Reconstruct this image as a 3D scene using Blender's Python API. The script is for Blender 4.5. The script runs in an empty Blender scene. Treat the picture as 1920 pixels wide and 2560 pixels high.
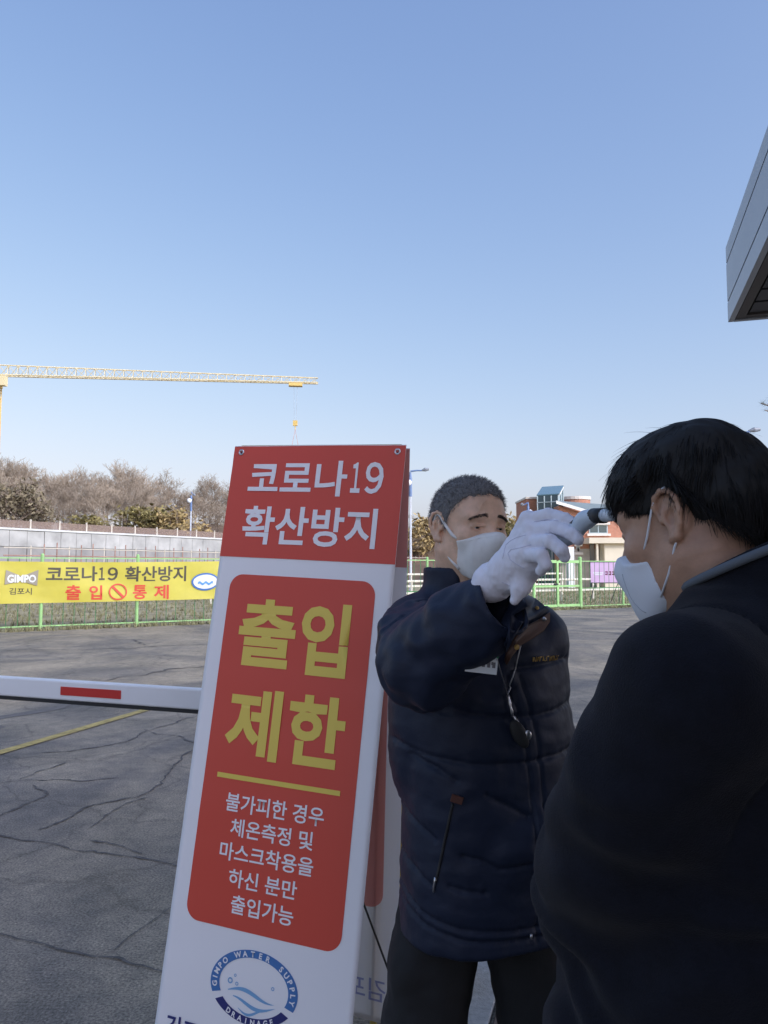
import bpy, bmesh, math, random
import numpy as np
from mathutils import Vector, Matrix, noise

random.seed(7)
RNG = np.random.default_rng(11)
SC = bpy.context.scene
COL = SC.collection

# ------------------------------------------------------------------ camera
F_PX, CX, CY = 1923.0, 960.0, 1280.0
HORIZON = 1418.0
CAM_H = 1.5
TH = math.atan((HORIZON - CY) / F_PX)
cam_d = bpy.data.cameras.new('camera')
cam = bpy.data.objects.new('camera', cam_d)
COL.objects.link(cam)
cam_d.sensor_fit = 'VERTICAL'
cam_d.sensor_height = 36.0
cam_d.sensor_width = 27.0
cam_d.lens = F_PX / 2560.0 * 36.0
cam_d.clip_start = 0.05
cam_d.clip_end = 5000
cam.location = (0, 0, CAM_H)
cam.rotation_euler = (math.pi / 2 + TH, 0, 0)
SC.camera = cam

# ------------------------------------------------------------------ sky and sun
SUN_EL = math.radians(31)
SUN_AZ = Vector((0.75, -0.66, 0)).normalized()       # the sun stands behind the camera, to the right
world = bpy.data.worlds.new('World')
SC.world = world
world.use_nodes = True
nt = world.node_tree
bg = nt.nodes['Background']
sky = nt.nodes.new('ShaderNodeTexSky')
sky.sky_type = 'NISHITA'
sky.sun_disc = False
sky.sun_elevation = SUN_EL
sky.sun_rotation = math.atan2(SUN_AZ.x, SUN_AZ.y)
sky.altitude = 0
sky.air_density = 1.0
sky.dust_density = 3.0
sky.ozone_density = 1.0
# the camera's response to the bright sky: each channel rolls off as x*a/(1+b*x)
EXPO = 0.1
def vm(op, a, b):
    n = nt.nodes.new('ShaderNodeVectorMath'); n.operation = op
    for i, q in enumerate((a, b)):
        if isinstance(q, tuple): n.inputs[i].default_value = q
        else: nt.links.new(q, n.inputs[i])
    return n.outputs[0]
_a, _b, _k = (1.75, 2.05, 3.2), (0.18, 0.82, 1.9), 2 ** EXPO
_num = vm('MULTIPLY', sky.outputs[0], tuple(q / _k for q in _a))
_den = vm('ADD', vm('MULTIPLY', sky.outputs[0], tuple(0.15 * q for q in _b)), (1.0, 1.0, 1.0))
_hot = vm('MAXIMUM', vm('SUBTRACT', vm('MULTIPLY', sky.outputs[0], (0.15, 0.15, 0.15)), (0.8, 0.8, 0.8)), (0.0, 0.0, 0.0))
_out = vm('ADD', vm('DIVIDE', _num, _den), vm('MULTIPLY', _hot, (0.2 / 0.15 / _k, 1.3 / 0.15 / _k, 2.7 / 0.15 / _k)))     # no roll-off round the sun
nt.links.new(_out, bg.inputs[0])
bg.inputs[1].default_value = 0.15
sun_d = bpy.data.lights.new('sun', 'SUN')
sun_d.energy = 2.0
sun_d.angle = math.radians(0.53)
sun_d.color = (1.0, 0.92, 0.82)
sun = bpy.data.objects.new('sun', sun_d)
COL.objects.link(sun)
S_DIR = Vector((SUN_AZ.x * math.cos(SUN_EL), SUN_AZ.y * math.cos(SUN_EL), math.sin(SUN_EL)))
sun.rotation_euler = S_DIR.to_track_quat('Z', 'Y').to_euler()
sun.location = (0, -20, 30)
SC.view_settings.view_transform = 'Standard'
SC.view_settings.look = 'None'
SC.view_settings.gamma = 1.0
SC.view_settings.exposure = EXPO
SC.view_settings.use_curve_mapping = False

# ------------------------------------------------------------------ helpers
def ray(u, v):
    x = (u - CX) / F_PX
    y = -(v - CY) / F_PX
    c, s = math.cos(TH), math.sin(TH)
    return Vector((x, c - y * s, s + y * c))

def P(u, v, Y):
    """point of the photo's pixel (u, v) at the depth Y (metres in front of the camera)"""
    d = ray(u, v)
    return Vector((0, 0, CAM_H)) + d * (Y / d.y)

def G(u, v, z=0.0):
    """point of pixel (u, v) on the level z"""
    d = ray(u, v)
    return Vector((0, 0, CAM_H)) + d * ((z - CAM_H) / d.z)

def tag(o, label=None, cat=None, group=None, kind=None):
    if label: o['label'] = label
    if cat: o['category'] = cat
    if group: o['group'] = group
    if kind: o['kind'] = kind
    return o

def thing(name, loc, label, cat, group=None):
    o = bpy.data.objects.new(name, None)
    o.empty_display_size = 0.1
    o.location = loc
    COL.objects.link(o)
    return tag(o, label, cat, group)

def wmat(o):
    m = o.matrix_basis.copy()
    return m if o.parent is None else wmat(o.parent) @ o.matrix_parent_inverse @ m

def attach(o, parent):
    """parent o without moving it (all objects here are unrotated)"""
    if parent is None: return o
    o.parent = parent
    o.matrix_parent_inverse = wmat(parent).inverted()
    return o

def link_mesh(name, me, mat=None, parent=None, smooth=False):
    o = bpy.data.objects.new(name, me)
    COL.objects.link(o)
    if mat is not None and not me.materials: me.materials.append(mat)
    if smooth:
        me.polygons.foreach_set('use_smooth', [True] * len(me.polygons))
    attach(o, parent)
    return o

class MB:
    def __init__(s): s.v = []; s.f = []
    def box(s, c, h, R=None):
        b = len(s.v)
        c = Vector(c)
        for dx, dy, dz in ((-1,-1,-1),(1,-1,-1),(1,1,-1),(-1,1,-1),(-1,-1,1),(1,-1,1),(1,1,1),(-1,1,1)):
            p = Vector((dx*h[0], dy*h[1], dz*h[2]))
            if R is not None: p = R @ p
            s.v.append(tuple(c + p))
        for q in ((0,3,2,1),(4,5,6,7),(0,1,5,4),(1,2,6,5),(2,3,7,6),(3,0,4,7)):
            s.f.append(tuple(b + i for i in q))
        return s
    def tube(s, pts, rad, n=6, cap=True):
        pts = [Vector(p) for p in pts]
        if not hasattr(rad, '__len__'): rad = [rad] * len(pts)
        b = len(s.v)
        prev = None
        for i, p in enumerate(pts):
            t = (pts[min(i+1, len(pts)-1)] - pts[max(i-1, 0)])
            if t.length < 1e-9: t = Vector((0,0,1))
            t.normalize()
            if prev is None:
                a = t.orthogonal().normalized()
            else:
                a = (prev - t * prev.dot(t))
                a = a.normalized() if a.length > 1e-6 else t.orthogonal().normalized()
            prev = a
            c = t.cross(a)
            for k in range(n):
                w = 2 * math.pi * k / n
                s.v.append(tuple(p + (a * math.cos(w) + c * math.sin(w)) * rad[i]))
        for i in range(len(pts) - 1):
            for k in range(n):
                k2 = (k + 1) % n
                s.f.append((b+i*n+k, b+i*n+k2, b+(i+1)*n+k2, b+(i+1)*n+k))
        if cap:
            s.f.append(tuple(b + k for k in range(n))[::-1])
            e = b + (len(pts) - 1) * n
            s.f.append(tuple(e + k for k in range(n)))
        return s
    def poly(s, pts):
        b = len(s.v)
        s.v += [tuple(p) for p in pts]
        s.f.append(tuple(range(b, b + len(pts))))
        return s
    def prism(s, pts, off):
        """closed solid: polygon pts extruded by the vector off"""
        b = len(s.v); n = len(pts); off = Vector(off)
        s.v += [tuple(p) for p in pts] + [tuple(Vector(p) + off) for p in pts]
        s.f.append(tuple(range(b, b+n))[::-1]); s.f.append(tuple(range(b+n, b+2*n)))
        for i in range(n):
            j = (i+1) % n
            s.f.append((b+i, b+j, b+n+j, b+n+i))
        return s
    def sphere(s, c, r, nu=12, nv=8):
        b = len(s.v); c = Vector(c)
        if not hasattr(r, '__len__'): r = (r, r, r)
        s.v.append(tuple(c + Vector((0,0,r[2]))))
        for j in range(1, nv):
            for i in range(nu):
                a, e = 2*math.pi*i/nu, math.pi*j/nv
                s.v.append((c.x+r[0]*math.cos(a)*math.sin(e), c.y+r[1]*math.sin(a)*math.sin(e), c.z+r[2]*math.cos(e)))
        s.v.append(tuple(c - Vector((0,0,r[2]))))
        for i in range(nu):
            i2 = (i+1) % nu
            s.f.append((b, b+1+i, b+1+i2))
            for j in range(nv-2):
                q = b+1+j*nu
                s.f.append((q+i, q+nu+i, q+nu+i2, q+i2))
            q = b+1+(nv-2)*nu
            s.f.append((q+i, b+1+(nv-1)*nu, q+i2))
        return s
    def mesh(s, name):
        me = bpy.data.meshes.new(name)
        me.from_pydata(s.v, [], s.f)
        bm = bmesh.new(); bm.from_mesh(me)
        bmesh.ops.recalc_face_normals(bm, faces=bm.faces)
        bm.to_mesh(me); bm.free()
        return me
    def build(s, name, mat, parent=None, smooth=False):
        return link_mesh(name, s.mesh(name), mat, parent, smooth)

def bevel(o, w, seg=2):
    bm = bmesh.new(); bm.from_mesh(o.data)
    bmesh.ops.bevel(bm, geom=bm.edges[:], offset=w, segments=seg, affect='EDGES', profile=0.5)
    bm.to_mesh(o.data); bm.free()
    return o

# ------------------------------------------------------------------ materials
MATS = {}
def mat(name, col, rough=0.6, metal=0.0, var=0.0, vscale=8.0, bump=0.0, bscale=60.0, spec=0.5, sheen=0.0, trans=0.0, island=0.0, coat=0.0, detail=4, sss=0.0):
    if name in MATS: return MATS[name]
    m = bpy.data.materials.new(name); m.use_nodes = True
    N = m.node_tree.nodes; L = m.node_tree.links
    b = N['Principled BSDF']
    b.inputs['Base Color'].default_value = (*col, 1)
    b.inputs['Roughness'].default_value = rough
    b.inputs['Metallic'].default_value = metal
    b.inputs['Specular IOR Level'].default_value = spec
    if sheen: 
        b.inputs['Sheen Weight'].default_value = sheen
        b.inputs['Sheen Roughness'].default_value = 0.5
    if sss:
        b.inputs['Subsurface Weight'].default_value = sss; b.inputs['Subsurface Radius'].default_value = (1.0, .35, .2); b.inputs['Subsurface Scale'].default_value = .006
    if coat: b.inputs['Coat Weight'].default_value = coat
    if trans: b.inputs['Transmission Weight'].default_value = trans
    tc = N.new('ShaderNodeNewGeometry')
    if var or island:
        mix = N.new('ShaderNodeMix'); mix.data_type = 'RGBA'
        mix.inputs['A'].default_value = (*[c * (1 - var - island) for c in col], 1)
        mix.inputs['B'].default_value = (*[min(1, c * (1 + var + island)) for c in col], 1)
        if island:
            L.new(tc.outputs['Random Per Island'], mix.inputs['Factor'])
        else:
            nz = N.new('ShaderNodeTexNoise'); nz.inputs['Scale'].default_value = vscale; nz.inputs['Detail'].default_value = detail
            nz.inputs['Roughness'].default_value = 0.6
            L.new(tc.outputs['Position'], nz.inputs['Vector'])
            mr = N.new('ShaderNodeMapRange'); mr.inputs['From Min'].default_value = 0.3; mr.inputs['From Max'].default_value = 0.7
            L.new(nz.outputs['Fac'], mr.inputs['Value'])
            L.new(mr.outputs['Result'], mix.inputs['Factor'])
        L.new(mix.outputs['Result'], b.inputs['Base Color'])
    if bump:
        nb = N.new('ShaderNodeTexNoise'); nb.inputs['Scale'].default_value = bscale; nb.inputs['Detail'].default_value = 3
        L.new(tc.outputs['Position'], nb.inputs['Vector'])
        bp = N.new('ShaderNodeBump'); bp.inputs['Strength'].default_value = bump; bp.inputs['Distance'].default_value = 0.02
        L.new(nb.outputs['Fac'], bp.inputs['Height'])
        L.new(bp.outputs['Normal'], b.inputs['Normal'])
    MATS[name] = m
    return m

# ------------------------------------------------------------------ signed distance modelling
class Field:
    """a volume in which rounded shapes are blended, then meshed with surface nets"""
    def __init__(s, lo, hi, h):
        s.lo = np.array(lo, np.float32); s.h = h
        s.n = np.ceil((np.array(hi) - s.lo) / h).astype(int) + 1
        s.ax = [s.lo[i] + np.arange(s.n[i], dtype=np.float32) * h for i in range(3)]
        s.d = np.full(s.n, 1.0, np.float32)
    def sl(s, lo, hi):
        a = np.clip(np.floor((np.array(lo) - s.lo) / s.h).astype(int), 0, s.n)
        b = np.clip(np.ceil((np.array(hi) - s.lo) / s.h).astype(int) + 1, 0, s.n)
        return tuple(slice(int(p), int(q)) for p, q in zip(a, b))
    def pts(s, sl):
        return s.ax[0][sl[0]][:, None, None], s.ax[1][sl[1]][None, :, None], s.ax[2][sl[2]][None, None, :]
    def put(s, fn, lo, hi, k=0.0, op='u'):
        m = k + 3 * s.h
        sl = s.sl(np.array(lo) - m, np.array(hi) + m)
        if any(q.stop <= q.start for q in sl): return s
        b = fn(*s.pts(sl)).astype(np.float32)
        a = s.d[sl]
        if op == 'u':
            r = np.minimum(a, b)
            if k: hh = np.maximum(k - np.abs(a - b), 0) / k; r = r - hh * hh * k / 4
        elif op == 's':
            r = np.maximum(a, -b)
            if k: hh = np.maximum(k - np.abs(a + b), 0) / k; r = r + hh * hh * k / 4
        else:
            r = np.maximum(a, b)
            if k: hh = np.maximum(k - np.abs(a - b), 0) / k; r = r + hh * hh * k / 4
        s.d[sl] = r
        return s
    def cone(s, a, b, ra, rb=None, k=0.02, op='u'):
        rb = ra if rb is None else rb
        a = np.array(a, float); b = np.array(b, float); ba = b - a; L2 = max(float(ba @ ba), 1e-9)
        def fn(x, y, z):
            px, py, pz = x - a[0], y - a[1], z - a[2]
            t = np.clip((px*ba[0] + py*ba[1] + pz*ba[2]) / L2, 0, 1)
            return np.sqrt((px-t*ba[0])**2 + (py-t*ba[1])**2 + (pz-t*ba[2])**2) - (ra + (rb-ra)*t)
        r = max(ra, rb)
        return s.put(fn, np.minimum(a, b) - r, np.maximum(a, b) + r, k, op)
    def chain(s, pts, rads, k=0.02, op='u'):
        for i in range(len(pts) - 1): s.cone(pts[i], pts[i+1], rads[i], rads[i+1], k, op)
        return s
    def ell(s, c, r, k=0.02, op='u', R=None):
        c = np.array(c, float); r = np.array(r, float)
        def fn(x, y, z):
            px, py, pz = x - c[0], y - c[1], z - c[2]
            if R is not None:
                M = np.array(R.transposed())
                px, py, pz = (M[i][0]*px + M[i][1]*py + M[i][2]*pz for i in range(3))
            k0 = np.sqrt((px/r[0])**2 + (py/r[1])**2 + (pz/r[2])**2)
            k1 = np.sqrt((px/r[0]**2)**2 + (py/r[1]**2)**2 + (pz/r[2]**2)**2) + 1e-9
            return k0 * (k0 - 1) / k1
        e = r if R is None else np.full(3, r.max())
        return s.put(fn, c - e, c + e, k, op)
    def loft(s, zs, a, b, cx, cy, yaw=0.0, k=0.02, op='u', n=2.4):
        """upright body of elliptic section: half width a, half depth b, centre cx cy by height zs"""
        zs, a, b, cx, cy = (np.array(q, float) for q in (zs, a, b, cx, cy))
        ca, sa = math.cos(yaw), math.sin(yaw)
        def fn(x, y, z):
            zz = np.clip(z, zs[0], zs[-1])
            A, B, X, Y = (np.interp(zz, zs, q) for q in (a, b, cx, cy))
            px, py = x - X, y - Y
            lx, ly = px*ca + py*sa, -px*sa + py*ca
            q = ((np.abs(lx)/A)**n + (np.abs(ly)/B)**n) ** (1/n)
            d = (q - 1) * np.minimum(A, B)
            dz = np.maximum(zs[0] - z, z - zs[-1])
            return np.maximum(d, dz + 0*d)
        m = max(a.max(), b.max()) * 1.2
        return s.put(fn, (cx.min()-m, cy.min()-m, zs[0]), (cx.max()+m, cy.max()+m, zs[-1]), k, op)
    def mesh(s):
        d = s.d; ins = d < 0
        nx, ny, nz = d.shape
        # cells with a sign change
        cnt = np.zeros((nx-1, ny-1, nz-1), np.int8)
        for i in (0, 1):
            for j in (0, 1):
                for k in (0, 1):
                    cnt += ins[i:nx-1+i, j:ny-1+j, k:nz-1+k]
        act = (cnt > 0) & (cnt < 8)
        ci = np.argwhere(act)
        idx = np.full(act.shape, -1, np.int64); idx[act] = np.arange(len(ci))
        acc = np.zeros((len(ci), 3)); num = np.zeros(len(ci))
        corners = [(i, j, k) for i in (0, 1) for j in (0, 1) for k in (0, 1)]
        vals = {c: d[ci[:,0]+c[0], ci[:,1]+c[1], ci[:,2]+c[2]] for c in corners}
        for c in corners:
            for ax in range(3):
                if c[ax] == 0:
                    e = list(c); e[ax] = 1; e = tuple(e)
                    va, vb = vals[c], vals[e]
                    m = (va < 0) != (vb < 0)
                    t = va[m] / (va[m] - vb[m])
                    p = np.tile(np.array(c, float), (m.sum(), 1)); p[:, ax] = t
                    acc[m] += p; num[m] += 1
        V = s.lo + (ci + acc / num[:, None]) * s.h
        quads = []
        for ax in range(3):
            o = [0, 1, 2]; o.remove(ax)
            A, B = o
            sl0 = [slice(None)]*3; sl1 = [slice(None)]*3
            sl0[ax] = slice(0, d.shape[ax]-1); sl1[ax] = slice(1, None)
            ch = ins[tuple(sl0)] != ins[tuple(sl1)]
            flip = ins[tuple(sl0)]
            e = np.argwhere(ch)
            e = e[(e[:, A] > 0) & (e[:, B] > 0) & (e[:, A] < d.shape[A]-1) & (e[:, B] < d.shape[B]-1)]
            fl = flip[e[:,0], e[:,1], e[:,2]]
            def at(da, db):
                q = e.copy(); q[:, A] += da; q[:, B] += db
                return idx[q[:,0], q[:,1], q[:,2]]
            q = np.stack([at(-1,-1), at(0,-1), at(0,0), at(-1,0)], 1)
            sg = fl if ax != 1 else ~fl
            q[~sg] = q[~sg][:, ::-1]
            quads.append(q)
        Q = np.concatenate(quads)
        Q = Q[(Q >= 0).all(1)]
        return V, Q

def vnormals(V, Q):
    n = np.cross(V[Q[:,2]] - V[Q[:,0]], V[Q[:,3]] - V[Q[:,1]])
    N = np.zeros_like(V)
    for i in range(4): np.add.at(N, Q[:, i], n)
    return N / (np.linalg.norm(N, axis=1, keepdims=True) + 1e-12)

def relax(V, Q, it=1, f=0.5):
    for _ in range(it):
        S = np.zeros_like(V); C = np.zeros(len(V))
        for i in range(4):
            a, b = Q[:, i], Q[:, (i+1) % 4]
            np.add.at(S, a, V[b]); np.add.at(C, a, 1)
            np.add.at(S, b, V[a]); np.add.at(C, b, 1)
        V = V + f * (S / np.maximum(C, 1)[:, None] - V)
    return V

def np_mesh(name, V, Q):
    me = bpy.data.meshes.new(name)
    V = np.ascontiguousarray(V, np.float32); Q = np.ascontiguousarray(Q, np.int32)
    k = Q.shape[1]
    me.vertices.add(len(V)); me.vertices.foreach_set('co', V.ravel())
    me.loops.add(Q.size); me.loops.foreach_set('vertex_index', Q.ravel())
    me.polygons.add(len(Q)); me.polygons.foreach_set('loop_start', np.arange(0, Q.size, k, dtype=np.int32))
    me.polygons.foreach_set('loop_total', np.full(len(Q), k, np.int32))
    me.polygons.foreach_set('use_smooth', np.ones(len(Q), bool))
    me.update(); me.validate()
    return me

def xf(M, V):
    A = np.array(M)
    return V @ A[:3, :3].T + A[:3, 3]

def vnoise(V, scale, seed=0.0):
    return np.array([noise.noise(Vector((p[0]*scale+seed, p[1]*scale-seed, p[2]*scale+2*seed))) for p in V])

def strands(name, roots, dirs, length, rad, mat_, parent, grav=0.3, seg=3, jit=0.2, nrm=None, lift=0.0):
    """many thin three-sided hairs in one mesh"""
    n = len(roots)
    L = length if hasattr(length, '__len__') else np.full(n, length)
    L = np.array(L) * RNG.uniform(0.7, 1.2, n)
    D = dirs + RNG.normal(0, jit, (n, 3)); D /= np.linalg.norm(D, axis=1, keepdims=True)
    P0 = roots.copy(); allV = []; 
    A = np.cross(D, np.array([0.31, 0.52, 0.79])); A /= np.linalg.norm(A, axis=1, keepdims=True) + 1e-9
    B = np.cross(D, A)
    for i in range(seg + 1):
        r = rad * (1 - 0.75 * i / seg)
        for k in range(3):
            w = 2*math.pi*k/3
            allV.append(P0 + (A*math.cos(w) + B*math.sin(w)) * r)
        D = D + np.array([0, 0, -grav / seg])
        if nrm is not None: D = D - nrm * lift / seg
        D /= np.linalg.norm(D, axis=1, keepdims=True)
        P0 = P0 + D * (L / seg)[:, None]
    V = np.stack(allV, 1).reshape(-1, 3)            # per hair: (seg+1)*3 verts
    per = (seg + 1) * 3
    q = []
    for i in range(seg):
        for k in range(3):
            q.append((i*3+k, i*3+(k+1)%3, (i+1)*3+(k+1)%3, (i+1)*3+k))
    q = np.array(q)
    Q = (np.arange(n)[:, None, None] * per + q[None]).reshape(-1, 4)
    return link_mesh(name, np_mesh(name, V, Q), mat_, parent)

# ------------------------------------------------------------------ lettering
def text_mesh(body, bold=0.02):
    c = bpy.data.curves.new('lettering', 'FONT')
    c.body = body; c.offset = bold; c.resolution_u = 3
    o = bpy.data.objects.new('lettering', c); COL.objects.link(o)
    dg = bpy.context.evaluated_depsgraph_get(); dg.update()
    me = bpy.data.meshes.new_from_object(o.evaluated_get(dg))
    bpy.data.objects.remove(o); bpy.data.curves.remove(c)
    return me

def lettering(body, fn, x0, x1, y0, y1, mat_, parent, bold=0.02, mirror=False):
    """text stretched into the box x0..x1, y0 (top)..y1 (bottom) of a surface; fn maps (x, y) to the world"""
    me = text_mesh(body, bold)
    co = np.empty(len(me.vertices)*3, np.float32); me.vertices.foreach_get('co', co); co = co.reshape(-1, 3)
    lo, hi = co.min(0), co.max(0)
    X = (co[:,0]-lo[0])/(hi[0]-lo[0]); Y = (hi[1]-co[:,1])/(hi[1]-lo[1])
    if mirror: X = 1 - X
    w = [fn(x0+(x1-x0)*a, y0+(y1-y0)*b) for a, b in zip(X, Y)]
    me.vertices.foreach_set('co', np.array([tuple(p) for p in w], np.float32).ravel())
    me.update()
    me.materials.clear()
    return link_mesh('lettering', me, mat_, parent)
# ================================================================== THE SETTING
def asphalt_material():
    m = bpy.data.materials.new('asphalt'); m.use_nodes = True
    N = m.node_tree.nodes; L = m.node_tree.links; b = N['Principled BSDF']
    g = N.new('ShaderNodeNewGeometry')
    def nz(scale, detail=5, rough=0.6, dist=0.0):
        n = N.new('ShaderNodeTexNoise'); n.inputs['Scale'].default_value = scale; n.inputs['Detail'].default_value = detail
        n.inputs['Roughness'].default_value = rough; n.inputs['Distortion'].default_value = dist
        L.new(g.outputs['Position'], n.inputs['Vector']); return n.outputs['Fac']
    def ramp(fac, stops):
        r = N.new('ShaderNodeValToRGB'); e = r.color_ramp.elements
        while len(e) > len(stops): e.remove(e[-1])
        while len(e) < len(stops): e.new(0.5)
        for q, (p, c) in zip(e, stops): q.position = p; q.color = (*c, 1)
        L.new(fac, r.inputs[0]); return r.outputs[0]
    def mix(t, a, c, fac=1.0):
        x = N.new('ShaderNodeMix'); x.data_type = 'RGBA'; x.blend_type = t; x.inputs['Factor'].default_value = fac
        L.new(a, x.inputs['A']); L.new(c, x.inputs['B']); return x.outputs['Result']
    base = ramp(nz(1.1, 6, 0.65, 0.6), [(0.30, (0.205, 0.19, 0.16)), (0.55, (0.30, 0.27, 0.225)), (0.75, (0.39, 0.35, 0.28))])
    mott = ramp(nz(9, 5, 0.7), [(0.3, (0.72, 0.73, 0.75)), (0.7, (1.15, 1.13, 1.08))])
    c = mix('MULTIPLY', base, mott)
    grain = ramp(nz(95, 4, 0.75), [(0.34, (0.30, 0.30, 0.30)), (0.50, (0.95, 0.95, 0.95)), (0.62, (1.4, 1.4, 1.38)), (0.70, (2.6, 2.5, 2.3))])
    c = mix('MULTIPLY', c, grain, 0.85)
    # stained bands
    st = ramp(nz(0.35, 4, 0.55, 1.5), [(0.40, (0.72, 0.74, 0.78)), (0.55, (1.1, 1.08, 1.02))])
    c = mix('MULTIPLY', c, st)
    vo = N.new('ShaderNodeTexVoronoi'); vo.feature = 'DISTANCE_TO_EDGE'; vo.inputs['Scale'].default_value = 0.9
    wn = N.new('ShaderNodeTexNoise'); wn.inputs['Scale'].default_value = 2.2; wn.inputs['Detail'].default_value = 5
    L.new(g.outputs['Position'], wn.inputs['Vector'])
    va = N.new('ShaderNodeVectorMath'); va.operation = 'MULTIPLY_ADD'; va.inputs[1].default_value = (0.7, 0.7, 0)
    L.new(wn.outputs['Color'], va.inputs[0]); L.new(g.outputs['Position'], va.inputs[2])
    fl = N.new('ShaderNodeVectorMath'); fl.operation = 'MULTIPLY'; fl.inputs[1].default_value = (1, 1, 0)
    L.new(va.outputs[0], fl.inputs[0]); L.new(fl.outputs[0], vo.inputs['Vector'])
    cr = ramp(vo.outputs['Distance'], [(0.0, (0.72, 0.72, 0.73)), (0.010, (0.9, 0.9, 0.9)), (0.02, (1, 1, 1))])
    c = mix('MULTIPLY', c, cr)
    L.new(c, b.inputs['Base Color'])
    b.inputs['Roughness'].default_value = 0.85; b.inputs['Specular IOR Level'].default_value = 0.3
    bp = N.new('ShaderNodeBump'); bp.inputs['Strength'].default_value = 0.5; bp.inputs['Distance'].default_value = 0.01
    L.new(nz(110, 3, 0.7), bp.inputs['Height']); L.new(bp.outputs['Normal'], b.inputs['Normal'])
    return m

M_ASPH = asphalt_material()
M_GROUND = mat('dry_ground', (0.30, 0.26, 0.15), 0.95, var=0.45, vscale=0.9, bump=0.6, bscale=9, detail=8)
M_TAR = mat('crack_tar', (0.105, 0.10, 0.094), 0.9, var=0.5, vscale=25, bump=.5, bscale=90)
M_BAND = mat('dark_band', (0.15, 0.14, 0.125), 0.9, var=0.35, vscale=6, bump=0.4, bscale=120)
M_YLINE = mat('worn_yellow_paint', (0.42, 0.33, 0.11), 0.8, var=0.4, vscale=11, detail=8)
M_KERB = mat('kerb_stone', (0.40, 0.42, 0.42), 0.8, var=0.2, vscale=40, bump=0.3, bscale=150)
M_PAVER = mat('paver', (0.17, 0.13, 0.11), 0.9, var=0.35, vscale=14, bump=0.3, bscale=120)
M_LIME = mat('lime_paint', (0.30, 0.53, 0.20), 0.5, var=0.12, vscale=5)
M_GREEN = mat('green_wire_paint', (0.055, 0.19, 0.065), 0.55, var=0.2, vscale=3)
M_WHITE = mat('white_paint', (0.78, 0.80, 0.82), 0.4, var=0.05, vscale=4)
M_RED = mat('red_reflector', (0.50, 0.03, 0.025), 0.35)
M_BLACK = mat('black_rubber', (0.012, 0.013, 0.015), 0.6)
M_CONC = mat('pale_concrete', (0.28, 0.27, 0.255), 0.85, var=0.2, vscale=0.8, bump=0.15, bscale=8)
M_BARK = mat('bark', (0.30, 0.235, 0.18), 0.95, var=0.3, vscale=3)
M_TWIG = mat('bare_twigs', (0.36, 0.29, 0.215), 0.95, var=0.25, vscale=0.35)  # paler colour stands in for the haze of distance
M_PINE = mat('pine_needles', (0.045, 0.07, 0.035), 0.8, island=0.5)
M_FARE = mat('far_evergreen', (0.20, 0.165, 0.10), 0.85, island=0.4)
M_OLIVE = mat('olive_leaves', (0.24, 0.20, 0.075), 0.85, island=0.45)
M_TAN = mat('dry_tan_leaves', (0.36, 0.26, 0.11), 0.85, island=0.4)
M_GRASS = mat('dry_grass', (0.24, 0.225, 0.12), 0.95, island=0.45)
M_HILL = mat('leaf_litter', (0.17, 0.115, 0.075), 0.95, var=0.35, vscale=0.4, detail=8)

def sheet(name, pts, z, m, parent=None):
    return MB().poly([(p[0], p[1], z) for p in pts]).build(name, m, parent)

AX = Vector((0.30, 1.0, 0)).normalized()       # axis of the gate road
BX = Vector((1.0, -0.30, 0)).normalized()
FD = Vector((15.35, 9.5, 0)).normalized()      # direction of the green fence
F0 = Vector((-8.2, 18.5, 0))
FN = Vector((FD.y, -FD.x, 0))                  # towards the camera
def FP(t, z=0.0, off=0.0):
    p = F0 + FD * t + FN * off
    return Vector((p.x, p.y, z))
def fence_tz(u, v):
    d = ray(u, v); o = Vector((0, 0, CAM_H))
    k = (F0 - o).dot(FN) / d.dot(FN)
    p = o + d * k
    return (p - F0).dot(FD), p.z

ground = MB().poly([(-2500, -2500, -0.004), (2500, -2500, -0.004), (2500, 2500, -0.004), (-2500, 2500, -0.004)]).build('ground', M_GROUND)
tag(ground, 'dry brown ground and faded grass beyond the green fence', 'ground', kind='structure')
a0, a1 = FP(-40, 0, 0.25), FP(60, 0, 0.25)
asph = sheet('asphalt_road', [(-45, -30), (60, -30), (a1.x, a1.y), (a0.x, a0.y)], 0.0, M_ASPH)
tag(asph, 'cracked grey asphalt of the gate yard', 'road', kind='structure')

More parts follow.
